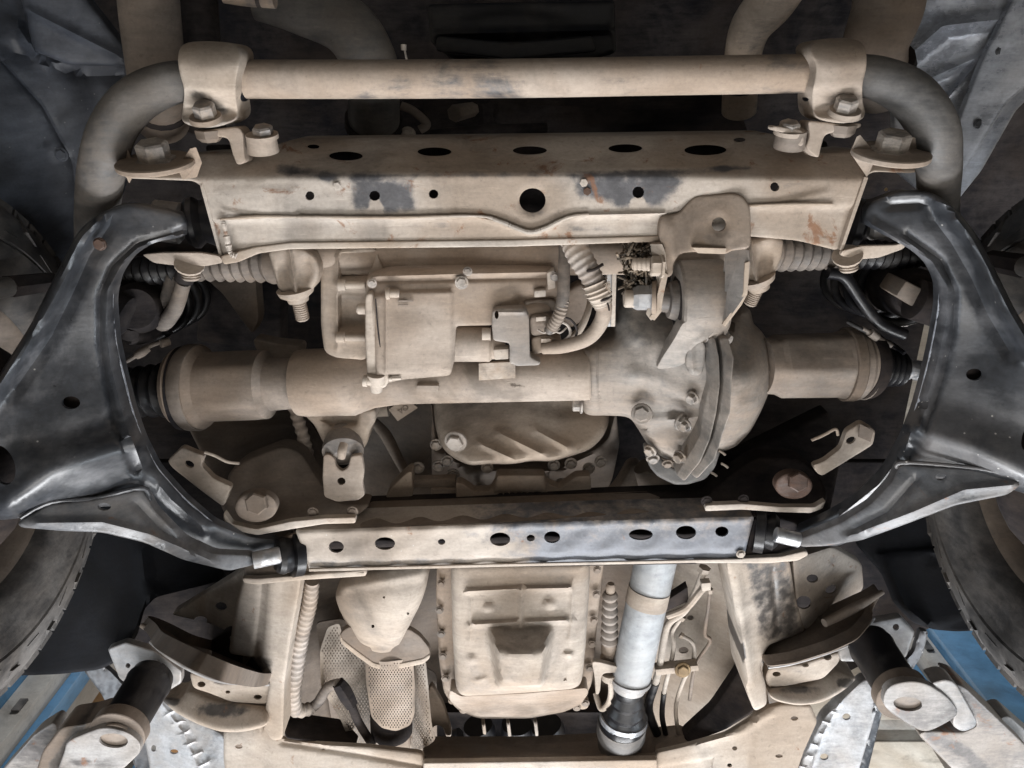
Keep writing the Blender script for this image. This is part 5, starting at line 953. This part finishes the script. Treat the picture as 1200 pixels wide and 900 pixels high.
# rubber mount with pin
rm = T('gearbox_mount', 'slotted plate with a rubber mount pin below the axle tube lug', 'mount', 402, 550, 1.07)
sheet('slotted_plate', [(379, 533), (385, 531), (392, 536), (394, 546), (401, 552), (408, 547), (411, 534), (424, 532), (427, 550), (425, 566), (428, 580), (420, 586), (395, 588), (380, 582), (378, 560)], [(380, 535, 1.075), (425, 535, 1.075), (400, 585, 1.06)], 'dust', rm, t=.006, er=2, step=3.4, r=3, holes=[(400, 564, 5, 4.5)])
lathe('rubber_cone', (402, 514, 1.12), (402, 536, 1.085), [(0, 20), (.2, 22), (.5, 24), (.7, 24), (1, 12)], 'boot', rm, 32); sweep('mount_pin', [(403, 520, 1.07), (401, 528, 1.062), (400, 537, 1.06)], [5, 5.5, 4.5], 'dust', rm, 12)
# corrugated conduit beside the rail
cd = T('corrugated_conduit', 'pale cloth wrapped conduit running along the frame rail and behind the bracket', 'conduit', 350, 760, 1.18)
sweep('conduit', [(366, 680, 1.15), (362, 710, 1.16), (353, 745, 1.17), (346, 790, 1.17), (343, 815, 1.17), (348, 832, 1.18), (366, 830, 1.2)], [9, 9.5, 10, 10, 9.5, 9, 8], 'wrap', cd, 16, 8, ring=(.0135, .0024)); sweep('conduit', [(345, 478, 1.22), (352, 500, 1.21), (360, 530, 1.2), (362, 548, 1.2)], 8, 'wrap', cd, 16, 8, ring=(.0135, .0024))
sweep('vent_line', [(362, 545, 1.2), (372, 556, 1.2), (380, 556, 1.18)], 1.6, 'wrap', cd, 8)
# ------------------------------------------------------------------ exhaust with heat shields
ex = T('exhaust_pipe', 'pale exhaust heat shield cup above a perforated catalyst shield', 'exhaust', 450, 730, 1.12)
sheet('shield_cup', [(393, 692), (405, 670), (430, 664), (480, 655), (503, 655), (502, 680), (494, 706), (480, 732), (472, 752), (462, 768), (445, 772), (428, 768), (415, 752), (404, 728), (394, 706)], [(400, 680, 1.14), (500, 660, 1.14), (455, 700, 1.10), (448, 770, 1.13), (448, 740, 1.105)], 'dust2', ex, t=.07, er=12, ea=.03, step=4.2, r=14, relief=[('l', [(400, 690), (450, 680), (500, 672)], 5, .004), ('l', [(425, 758), (470, 760)], 3, -.006)], holes=[(437, 734, 2, 2), (478, 719, 1.6, 1.6), (450, 700, 1.4, 1.4)])
sheet('pipe_flange', [(398, 742), (408, 734), (440, 735), (480, 737), (492, 745), (504, 760), (504, 769), (496, 776), (455, 784), (436, 780), (414, 763), (400, 752)], 1.13, 'brown', ex, t=.010, er=2, step=4, r=4)  # brown colour paints the shadow on the flange top
sheet('flange_lip', [(398, 742), (402, 750), (416, 761), (438, 777), (455, 780), (496, 772), (504, 766), (504, 771), (496, 778), (455, 786), (436, 782), (414, 766), (399, 753)], 1.128, 'dust2', ex, t=.008, er=1.5, step=3.5, r=3)
def perforated(name, out, h, pitch, mat, parent, hr=1.15, cyl=None, **k):
    xs = [p[0] for p in out]; ys = [p[1] for p in out]; hl = []; row = 0; y = min(ys) + 3
    while y < max(ys) - 2:
        x = min(xs) + 3 + (pitch / 2 if row % 2 else 0)
        while x < max(xs) - 2:
            X, Y = np.array([x]), np.array([y])
            if inside(out, X, Y)[0] and dist(out, X, Y)[0] > hr + 1.6: hl.append((x, y, hr, hr * .8))
            x += pitch
        y += pitch * .78; row += 1
    loop = [Vector(p) for p in out]
    hf = h if callable(h) else tps(h)
    pts = resample(rounded(out, 4), 4); n0 = len(pts); edges = [(i, (i + 1) % n0) for i in range(n0)]; cs = []
    for (x, y, a, b) in hl:
        s = len(pts); q = [Vector((x + a * .62 * math.cos(t_), y + b * 1.35 * math.sin(t_))) for t_ in (0.5, 1.77, 3.03, 4.28, 5.54)]; pts += q; edges += [(s + i, s + (i + 1) % 5) for i in range(5)]; cs.append((x, y))
    v2, _, f2 = geometry.delaunay_2d_cdt(pts, edges, [], 0, 1e-5)[:3]
    VX = np.array([v.x for v in v2]); VY = np.array([v.y for v in v2]); f2 = np.array(f2); cx, cy = VX[f2].mean(1), VY[f2].mean(1)
    keep = inside([(p.x, p.y) for p in pts[:n0]], cx, cy); hc = np.array(cs)
    for i in range(len(cx)):
        if keep[i] and len(hc) and np.min((hc[:, 0] - cx[i]) ** 2 + ((hc[:, 1] - cy[i]) / .8) ** 2) < (hr * .9) ** 2: keep[i] = False
    H = hf(VX, VY) + .003 * np.sin(VX * .14 + 1) * np.sin(VY * .11); V = [P(a, b, c) for a, b, c in zip(VX, VY, H)]
    return link(name, V, [tuple(map(int, f)) for f in f2[keep]], mat, parent, ang=70)
cylf = lambda X, Y: 1.17 - .045 * np.sqrt(np.clip(1 - ((X - 459) / 31.0) ** 2, 0, 1))
lathe('catalyst_tube', (458, 775, 1.20), (459, 855, 1.21), [(0, 26), (1, 25)], 'deep', ex, 28)
perforated('perforated_sleeve', [(428, 772), (450, 776), (484, 772), (486, 800), (486, 836), (481, 850), (464, 857), (447, 853), (435, 840), (429, 800)], cylf, 3.3, 'dust', ex)
sheet('sleeve_end', [(443, 838), (479, 838), (481, 880), (447, 880)], 1.2, 'dust', ex, t=.03, er=6, step=5)
perforated('perforated_shield', [(375, 762), (384, 735), (398, 730), (402, 750), (432, 778), (430, 800), (440, 845), (450, 880), (414, 880), (400, 845), (376, 805)], [(380, 760, 1.22), (430, 790, 1.24), (430, 880, 1.2)], 3.8, 'rail', ex, 1.25)
perforated('perforated_shield', [(486, 778), (499, 774), (506, 850), (511, 866), (502, 874), (478, 884), (484, 835)], [(484, 790, 1.19), (500, 780, 1.13), (505, 870, 1.13)], 3.4, 'rail', ex, 1.1)
sheet('mesh_backing', [(370, 730), (400, 725), (512, 790), (512, 884), (395, 884)], 1.29, 'brown', ex, t=.004, er=0, step=14)
sw = T('oxygen_sensor', 'dark sensor and its cable beside the perforated heat shield', 'sensor', 405, 800, 1.15)
sweep('sensor_body', [(396, 800, 1.16), (404, 812, 1.16), (412, 826, 1.16)], [8, 10, 8], 'deep', sw, 6); sweep('sensor_cable', [(360, 832, 1.2), (372, 824, 1.2), (384, 806, 1.18), (397, 801, 1.16)], [6, 6, 6, 6], 'boot', sw, 14); sweep('cable_wrap', [(411, 824, 1.16), (420, 846, 1.17), (436, 872, 1.18)], [5, 5, 5], 'deep', sw, 12)
# ------------------------------------------------------------------ gearbox pan
tp = T('transmission_pan', 'square tan gearbox oil pan with pressed ribs and a bulge, ringed by bolts', 'gearbox pan', 610, 740, 1.09)
fo = [(512, 655), (708, 655), (705, 690), (699, 740), (694, 800), (684, 822), (664, 834), (620, 842), (560, 842), (536, 832), (520, 812), (514, 770), (511, 700)]
sheet('pan_flange', fo, [(520, 660, 1.16), (700, 660, 1.16), (610, 840, 1.16), (610, 700, 1.155)], 'dust', tp, t=.03, er=4, step=5, r=8, relief=[('l', [(519, 665), (518, 760), (527, 812)], 3, .003)])
po = [(528, 655), (692, 655), (690, 700), (686, 760), (682, 800), (673, 808), (620, 812), (560, 815), (541, 816), (534, 806), (530, 740)]
ribs = [('l', [(547, 693), (607, 690)], 2.8, .009), ('l', [(616, 690), (667, 689)], 2.8, .009), ('l', [(555, 732), (606, 729)], 2.8, .009), ('l', [(616, 729), (664, 727)], 2.8, .009), ('l', [(611, 690), (610, 735)], 2.6, .005), ('l', [(552, 700), (551, 752)], 2.2, .003), ('l', [(671, 680), (668, 750)], 2.2, .003),
        ('e', 573, 713, 9, 6.5, .006, .5), ('e', 644, 709, 9, 6.5, .006, .5), ('e', 553, 773, 8, 5, .005, .6), ('e', 666, 768, 8, 5.5, .005, .6), ('e', 664, 794, 6, 3.5, -.004, .7), ('l', [(558, 798), (569, 795)], 2.6, .003), ('e', 548, 733, 4, 3, .004, .4), ('e', 672, 727, 4, 3, .004, .4), ('e', 671, 679, 4, 3, .004, .4), ('e', 610, 689, 4, 3.5, .005, .4)]
bulge = ('f', lambda X, Y: .06 * ss((1.0 - np.abs((X - 610) / (43.0 - .22 * (Y - 740)))) / .3) * ss((Y - 736 + .006 * (X - 610) ** 2) / 34.0) * ss((808 - Y) / 9.0))
sheet('pan_shell', po, [(530, 660, 1.115), (690, 660, 1.115), (600, 740, 1.085), (535, 812, 1.075), (684, 806, 1.075)], 'dust2', tp, t=.06, er=11, ea=.020, step=4, r=12, relief=ribs + [bulge], stain_shade=[('e', 610, 752, 34, 16, .4, .8)])  # dark ellipse paints the shade on the front slope of the bulge
sheet('pan_slope', [(527, 808), (540, 816), (620, 812), (688, 806), (690, 812), (680, 826), (660, 834), (620, 840), (560, 840), (540, 832), (526, 820)], [(530, 810, 1.09), (690, 806, 1.09), (610, 812, 1.085), (610, 838, 1.14), (530, 825, 1.12), (685, 822, 1.12)], 'dust', tp, t=.03, er=2, step=4, r=4)
for (x, y) in ((517, 684), (515, 715), (517, 743), (519, 769), (522, 795), (530, 821), (543, 832), (700, 668), (699, 697), (696, 727), (694, 755), (691, 783), (686, 824), (676, 829)): bolt(x, y, 1.15, 3.6, (0, -.1, -1), 'mid', tp, head=.5, flange=1.35)
sheet('flange_tab', [(676, 826), (690, 818), (690, 830), (680, 832)], 1.15, 'dust2', tp, t=.01, er=1.5, step=3.5)
gb = T('gearbox_tail', 'black shadowed gearbox tail pieces below the tan pan', 'gearbox', 610, 860, 1.3)
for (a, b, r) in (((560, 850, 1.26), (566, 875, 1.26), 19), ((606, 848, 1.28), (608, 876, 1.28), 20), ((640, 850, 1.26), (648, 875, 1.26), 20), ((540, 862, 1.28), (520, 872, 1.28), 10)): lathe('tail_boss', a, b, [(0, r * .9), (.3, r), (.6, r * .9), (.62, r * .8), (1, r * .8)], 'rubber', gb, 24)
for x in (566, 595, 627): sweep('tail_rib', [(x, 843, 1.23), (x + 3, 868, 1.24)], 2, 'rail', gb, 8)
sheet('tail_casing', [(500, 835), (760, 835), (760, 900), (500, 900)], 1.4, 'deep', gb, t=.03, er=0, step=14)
sheet('side_bracket', [(505, 800), (520, 826), (530, 860), (525, 868), (518, 850), (508, 850), (500, 868), (498, 820)], 1.22, 'dust', gb, t=.01, er=2, step=4)
# ------------------------------------------------------------------ propeller shaft
ps = T('propeller_shaft', 'smooth grey propeller shaft with a cream paper band and a black boot', 'propeller shaft', 752, 730, 1.14)
lathe('shaft_tube', (772, 640, 1.17), (738, 798, 1.13), [(0, 24), (1, 23.5)], 'shaft', ps, 40)
lathe('paper_band', (761, 690, 1.156), (757, 708, 1.151), [(0, 24.5), (1, 24.5)], 'dust2', ps, 40)
lathe('weld_collar', (739, 793, 1.13), (737, 806, 1.128), [(0, 24.5), (.3, 24.5), (.5, 21), (1, 19)], 'steel', ps, 40)
lathe('shaft_boot', (737, 802, 1.13), (729, 850, 1.15), [(0, 17), (.1, 18), (.2, 16), (.32, 20), (.42, 18), (.55, 23), (.66, 21), (.8, 27), (1, 28)], 'rubber', ps, 36)
lathe('joint_housing', (729, 846, 1.15), (726, 872, 1.16), [(0, 28), (.5, 28.5), (.6, 26), (1, 26)], 'barend', ps, 36); lathe('boot_band', (731, 838, 1.15), (730, 843, 1.15), [(0, 28), (1, 28.5)], 'zinc', ps, 36)
rd = T('bellows_rod', 'small tan bellows rod standing between the gearbox pan and the shaft', 'bellows', 714, 740, 1.12)
lathe('bellows', (715, 694, 1.15), (714, 754, 1.15), corr(7, 9, 11, 2.4), 'boot', rd, 20); lathe('rod_end', (716, 684, 1.15), (715, 696, 1.15), [(0, 4), (.3, 6), (1, 5)], 'dust', rd, 14); lathe('rod_socket', (714, 752, 1.15), (713, 772, 1.15), [(0, 9), (.5, 9.5), (.6, 8), (1, 10)], 'dust', rd, 18)
sheet('shelf_tab', [(693, 775), (700, 775), (728, 782), (727, 788), (705, 789), (703, 812), (698, 815), (697, 795)], 1.12, 'dust2', rd, t=.008, er=1.5, step=3.4); lathe('rod_nut', (714, 788, 1.13), (714, 797, 1.13), [(0, 10), (.7, 10), (1, 7)], 'dust2', rd, 16); sweep('hook_wire', [(715, 795, 1.13), (716, 812, 1.13), (712, 826, 1.14), (704, 830, 1.15), (698, 812, 1.17)], 3.4, 'rail', rd, 10)
# ------------------------------------------------------------------ brake pipes on the tunnel side
bp_ = [('brake_pipe', 'thickest pale brake pipe, bent beside the shaft', [(826, 665, 1.16), (816, 692, 1.16), (802, 716, 1.17), (784, 730, 1.17), (778, 750, 1.17), (773, 782, 1.17), (768, 800, 1.18), (760, 830, 1.2), (770, 860, 1.2)], 4.2, 'rail'),
       ('brake_pipe', 'thin brake pipe with a kink running to the brass screw bracket', [(800, 722, 1.19), (788, 740, 1.19), (790, 755, 1.18), (786, 778, 1.18), (778, 812, 1.19), (776, 840, 1.2), (782, 868, 1.2)], 2.6, 'rail'),
       ('brake_pipe', 'thin brake pipe bent inward under the slanted clip plate', [(797, 744, 1.19), (812, 754, 1.18), (812, 775, 1.18), (800, 800, 1.19), (792, 830, 1.2), (796, 868, 1.2)], 2.4, 'rail'),
       ('brake_pipe', 'thin brake pipe hooked closest to the frame rail', [(832, 690, 1.17), (830, 712, 1.17), (826, 742, 1.17), (832, 752, 1.17), (815, 780, 1.18), (808, 820, 1.19)], 2.2, 'brown')]
for n_, lab, pts, r, mt in bp_:
    t = T(n_, lab, 'pipe', *pts[0], 'brake pipes'); sweep('pipe_run', pts, r, mt, t, 10); sweep('pipe_nut', [pts[0], tuple(pts[0][i] * .8 + pts[1][i] * .2 for i in range(3))], r * 1.8, 'dust2', t, 6, 2)
    if len(pts) > 6: sweep('pipe_sleeve', [pts[-3], pts[-2], pts[-1]], r * 1.25, 'rubber', t, 10)
pc = T('pipe_clip', 'flat pipe clip held by a brass screw', 'clip', 800, 785, 1.16)
prism('clip_plate', [(768, 785, 1.155), (818, 780, 1.155), (819, 786, 1.155), (769, 792, 1.155)], (0, 0, .02), 'dust2', pc, .001); bolt(800, 785, 1.15, 7, (0, -.2, -1), 'gold', pc, head=.5)
pl = T('clip_bracket', 'dark rectangular plate on a slanted bracket beside the grey shaft', 'bracket', 790, 710, 1.16)
prism('dark_plate', [(778, 706, 1.165), (806, 688, 1.165), (807, 705, 1.165), (778, 718, 1.165)], (0, 0, .02), 'deep', pl, .002); sweep('bracket_arm', [(782, 722, 1.17), (805, 712, 1.16), (822, 692, 1.15), (830, 686, 1.15)], 4, 'dust2', pl, 8); prism('bracket_head', [(822, 684, 1.14), (833, 683, 1.14), (833, 692, 1.14), (823, 693, 1.14)], (0, 0, .015), 'rail', pl, .001)
# ------------------------------------------------------------------ body mount arms (dark horns) and pads
def horn(label, up, uH, tr, tH, lo, lH, pad, pH, hol, ph, mats):
    t = T('body_mount', label, 'body mount', up[0][0], up[0][1], 1.16, 'body mounts')
    sheet('mount_horn', up, uH, mats[0], t, t=.03, er=6, step=4.2, r=8, relief=mats[3]); sheet('horn_trough', tr, tH, mats[1], t, t=.02, er=4, step=4.2, r=6, holes=hol, stain_shade=mats[4])
    sheet('horn_belly', lo, lH, mats[1], t, t=.04, er=8, step=5, r=10, stain_shade=mats[5]); sheet('mount_pad', pad, pH, mats[2], t, t=.012, er=3, step=4.5, r=3, holes=ph); return t
horn('dark stained body mount horn with an octagonal pad beside the dusty frame rail', [(163, 733), (172, 733), (190, 740), (220, 756), (246, 762), (280, 766), (315, 790), (318, 802), (300, 806), (262, 800), (225, 785), (195, 768), (178, 757), (176, 745)], [(165, 735, 1.2), (240, 770, 1.13), (310, 800, 1.12)],
     [(222, 787), (262, 799), (318, 800), (324, 790), (326, 796), (318, 806), (318, 815), (314, 826), (270, 822), (245, 812), (226, 806)], [(225, 790, 1.16), (320, 800, 1.13), (315, 822, 1.13)],
     [(183, 814), (212, 818), (222, 806), (250, 818), (314, 828), (316, 845), (310, 852), (285, 858), (258, 858), (230, 848), (205, 835)], [(190, 815, 1.2), (250, 850, 1.12), (312, 835, 1.11)],
     [(126, 760), (147, 752), (180, 762), (192, 770), (213, 786), (213, 800), (190, 814), (165, 812), (140, 795)], [(130, 765, 1.17), (210, 790, 1.15), (190, 812, 1.15)], [(236, 802, 5, 3.5), (267, 811, 3, 2), (302, 817, 5, 3)], [(190, 781, 4, 4), (150, 780, 3, 3)],
     ('brown', 'rail', 'steel', [('l', [(172, 738), (205, 758), (245, 766)], 3, .006), ('l', [(178, 750), (240, 780), (300, 795)], 6, -.008)], [('e', 270, 800, 50, 5, .5, .8)], [('e', 260, 832, 50, 14, .85, .8), ('e', 200, 822, 20, 8, .8, .7)]))
horn('dark stained body mount horn with a cut pad, behind the rust stained lift arm', [(1035, 693), (1022, 702), (1000, 712), (965, 728), (963, 735), (935, 740), (900, 752), (890, 765), (898, 782), (930, 778), (975, 764), (1005, 750), (1023, 728), (1022, 715)], [(1030, 698, 1.2), (960, 745, 1.13), (895, 770, 1.12)],
     [(900, 782), (940, 778), (985, 763), (984, 775), (965, 795), (930, 802), (902, 808), (896, 795)], [(985, 766, 1.16), (900, 785, 1.13), (902, 806, 1.13)],
     [(902, 806), (940, 800), (978, 782), (1004, 793), (1000, 800), (985, 812), (962, 824), (935, 827), (910, 822), (900, 815)], [(1000, 795, 1.2), (950, 822, 1.12), (902, 812, 1.11)],
     [(1010, 730), (1055, 722), (1072, 740), (1062, 770), (1028, 780), (1010, 775), (985, 775), (982, 762), (1000, 745)], [(1000, 740, 1.17), (1060, 730, 1.18), (990, 772, 1.15)], [(970, 770, 5, 4), (944, 780, 4, 2), (910, 790, 5, 3)], [(1001, 767, 4, 4), (1050, 735, 4, 4)],
     ('brown', 'rail', 'steel', [('l', [(1030, 700), (985, 724), (966, 732)], 3, .006), ('l', [(1015, 720), (960, 752), (900, 770)], 6, -.008)], [('e', 930, 785, 40, 5, .5, .8)], [('e', 935, 808, 40, 7, .8, .8), ('e', 990, 800, 16, 9, .9, .7)]))
for lab_, a_, b_ in (('dark stained body mount horn with an octagonal pad beside the dusty frame rail', [(166, 733, 1.195), (190, 744, 1.175), (215, 758, 1.14), (246, 766, 1.125)], [(176, 752, 1.16), (195, 768, 1.14), (225, 786, 1.125), (262, 799, 1.12), (316, 802, 1.12)]), ('dark stained body mount horn with a cut pad, behind the rust stained lift arm', [(1034, 694, 1.195), (1000, 713, 1.16), (966, 730, 1.13)], [(1024, 724, 1.17), (1004, 749, 1.145), (975, 763, 1.125), (930, 777, 1.12), (900, 782, 1.12)])):
    o_ = [o for o in C.objects if o.get('label') == lab_][0]; sweep('horn_ridge', a_, [3, 6, 5, 4][:len(a_)], 'mid', o_, 10); sweep('horn_edge', b_, 2, 'steel', o_, 8)
rivets = [(160, 800), (180, 768), (1040, 745), (918, 788), (905, 790), (303, 812), (297, 806)]
# sills with silver underseal
def sill(label, out, h, seamp, tabs, holes, edge, eh, par):
    t = T('sill_panel', label, 'sill', out[0][0], out[0][1], 1.25, 'body sills'); sheet('sill_face', out, h, 'seal', t, t=.02, er=3, step=4.5, r=4, relief=[('l', seamp, 2, .003), ('f', lambda X, Y: .0009 * np.sin(X * .6 + 1.3 * np.sin(Y * .31)) * np.sin(Y * .53))] + [('l', q, 1.4, .0028) for q in tabs], holes=holes)
    sheet('sill_flange', edge, eh, 'black', t, t=.01, er=2, step=4, r=3, relief=[('f', lambda X, Y: .002 * np.sin(X * .9) * np.sin(Y * .7))]); return t
sill('silver undersealed sill seam running down past the white ended lift arm', [(166, 815), (182, 812), (205, 830), (262, 860), (285, 925), (180, 925), (172, 880), (165, 850)], [(170, 820, 1.30), (260, 860, 1.24), (180, 920, 1.22)], [(190, 825), (215, 860), (240, 920)],
     [[(193 + 8 * k, 838 + 12 * k), (206 + 8 * k, 832 + 12 * k)] for k in range(7)], [(204, 881, 5, 3), (180, 877, 3, 4)], [(98, 786), (122, 780), (150, 806), (162, 840), (190, 925), (168, 925), (146, 866), (118, 812)], [(115, 785, 1.32), (180, 920, 1.24)], 0)
sill('silver undersealed sill seam beside the rust stained lift arm', [(1012, 795), (1028, 798), (1035, 815), (1022, 850), (1000, 925), (925, 925), (940, 890), (965, 840)], [(1015, 800, 1.30), (1000, 920, 1.22), (940, 900, 1.24)], [(985, 822), (965, 860), (945, 920)],
     [[(980 - 7 * k, 835 + 13 * k), (966 - 7 * k, 830 + 13 * k)] for k in range(7)], [(992, 840, 5, 4), (966, 887, 5, 4)], [(1088, 740), (1082, 765), (1060, 800), (1035, 830), (1012, 925), (998, 925), (1018, 850), (1030, 800), (1070, 765), (1078, 738)], [(1085, 745, 1.32), (1005, 920, 1.24)], 0)
# lowest crossmember and body floor plates near the frame
lx = T('body_crossmember', 'pale curved body crossmember edge with dusty end plates at the very bottom', 'crossmember', 620, 890, 1.14)
sheet('end_plate', [(262, 856), (310, 850), (332, 866), (370, 871), (430, 874), (492, 881), (497, 884), (497, 930), (268, 930), (262, 890)], [(270, 860, 1.16), (490, 885, 1.12), (330, 920, 1.12)], 'rail', lx, t=.006, er=4, step=5, r=5, holes=[(280, 875, 4.5, 2.6), (379, 879, 2, 1.4), (254, 880, 1, 1)], relief=[('l', [(330, 870), (420, 884), (496, 898)], 3, -.004), ('l', [(305, 860), (312, 900)], 6, -.004)])
sheet('end_plate', [(768, 881), (800, 874), (850, 860), (880, 842), (900, 828), (918, 824), (950, 826), (958, 845), (942, 880), (925, 930), (768, 930)], [(770, 885, 1.12), (940, 830, 1.17), (900, 920, 1.12)], 'rail', lx, t=.006, er=4, step=5, r=5, holes=[(931, 842, 4.5, 2.6), (913, 886, 4.5, 2.2), (861, 877, 3.2, 2.6), (855, 897, 3, 2.4)], relief=[('l', [(820, 872), (870, 858), (905, 835)], 4, .004), ('l', [(884, 845), (870, 925)], 5, -.004), ('s', [(766, 900), (835, 888), (833, 925), (766, 925)], 2, -.004)])
sheet('bottom_rail', [(496, 894), (640, 892), (770, 890), (770, 930), (496, 930)], 1.10, 'dust2', lx, t=.01, er=2, step=6, r=2)
sheet('channel_wall', [(495, 872), (620, 872), (700, 868), (800, 858), (812, 868), (770, 882), (770, 892), (640, 895), (496, 897)], [(500, 880, 1.17), (780, 870, 1.17), (500, 896, 1.11), (770, 890, 1.11)], 'brown', lx, t=.02, er=2, step=5, r=3)
sheet('dark_void_corner', [(333, 838), (358, 846), (400, 852), (420, 874), (372, 870), (334, 865)], [(335, 840, 1.2), (400, 870, 1.16), (340, 864, 1.15)], 'deep', lx, t=.02, er=3, step=5); sheet('dark_void_corner', [(800, 862), (835, 830), (862, 790), (872, 770), (880, 815), (884, 834), (850, 855), (805, 872)], [(810, 865, 1.17), (870, 790, 1.2), (880, 830, 1.15)], 'deep', lx, t=.02, er=3, step=5)  # near-black sheets paint the dark voids beside the end plates
# ------------------------------------------------------------------ lift arms
def lift(label, c, h0, h1, plate, pH, cuff, armp, extra):
    t = T('lift_support', label, 'lift arm', c[0], c[1], h0, 'arms of the two-post lift'); a = at_h(c[0], c[1], h0, h0 + .02); b = at_h(c[0], c[1], h0, h1)
    lathe('pad_column', a, b, [(0, 30), (.03, 29), (.06, 25), (.8, 26), (.82, 27), (.86, 27), (.88, 25), (.97, 25), (1, 22)], 'rubber', t, 32)
    lathe('arm_eye', at_h(c[0], c[1], h0, h0 + .012), at_h(c[0], c[1], h0, h0 + .036), [(0, 31), (.05, 32), (.9, 32), (1, 31)], 'brown', t, 40)
    sheet('arm_end_plate', plate, h0, 'armp', t, t=.012, er=2.5, step=4, r=12, holes=[(c[0], c[1], 17, 8.5, 5)], stain_shade=extra[0]); lathe('bore', at_h(c[0], c[1], h0, h0 + .006), at_h(c[0], c[1], h0, h0 + .010), [(0, 20), (1, 20)], 'mid', t, 24)
    for o_, hh, m_, th in armp: sheet('arm_section', o_, hh, m_, t, t=th, er=3, step=5, r=6, stain_shade=extra[1])
    return t
lift('pale scuffed lift arm end with a black pad column in front of the cardboard boxes', (133, 868), .985, 1.14, [(76, 880), (78, 868), (115, 853), (128, 852), (150, 857), (164, 868), (166, 880), (156, 890), (140, 905), (60, 925), (70, 895)], .985, 0,
     [([(100, 848), (118, 842), (125, 856), (80, 875), (65, 925), (36, 925), (50, 880), (72, 852)], 1.0, 'brown', .05), ([(0, 905), (40, 860), (64, 845), (70, 855), (40, 925), (-10, 925)], 1.06, 'armp', .03)], ([('e', 95, 893, 26, 8, .6, .8)], [('l', [(95, 850), (60, 900)], 6, .9)]))
lift('rust stained lift arm end with a black pad column before the bright blue post', (1064, 825), .985, 1.14, [(1033, 822), (1040, 803), (1065, 797), (1085, 800), (1105, 812), (1118, 824), (1124, 838), (1100, 852), (1085, 858), (1068, 852), (1042, 834)], .985, 0,
     [([(1108, 795), (1120, 800), (1145, 845), (1143, 852), (1128, 858), (1115, 850), (1118, 835), (1108, 815), (1090, 800)], .99, 'steel', .03), ([(1115, 800), (1130, 804), (1205, 876), (1215, 925), (1140, 925), (1075, 860), (1085, 856), (1128, 858), (1146, 850)], 1.0, 'armp', .05), ([(1168, 842), (1182, 838), (1230, 880), (1230, 930), (1205, 876)], 1.03, 'greyp', .04)],
     ([('e', 1095, 845, 20, 6, .6, .8)], [('l', [(1090, 862), (1130, 880), (1160, 910)], 9, .8)]))
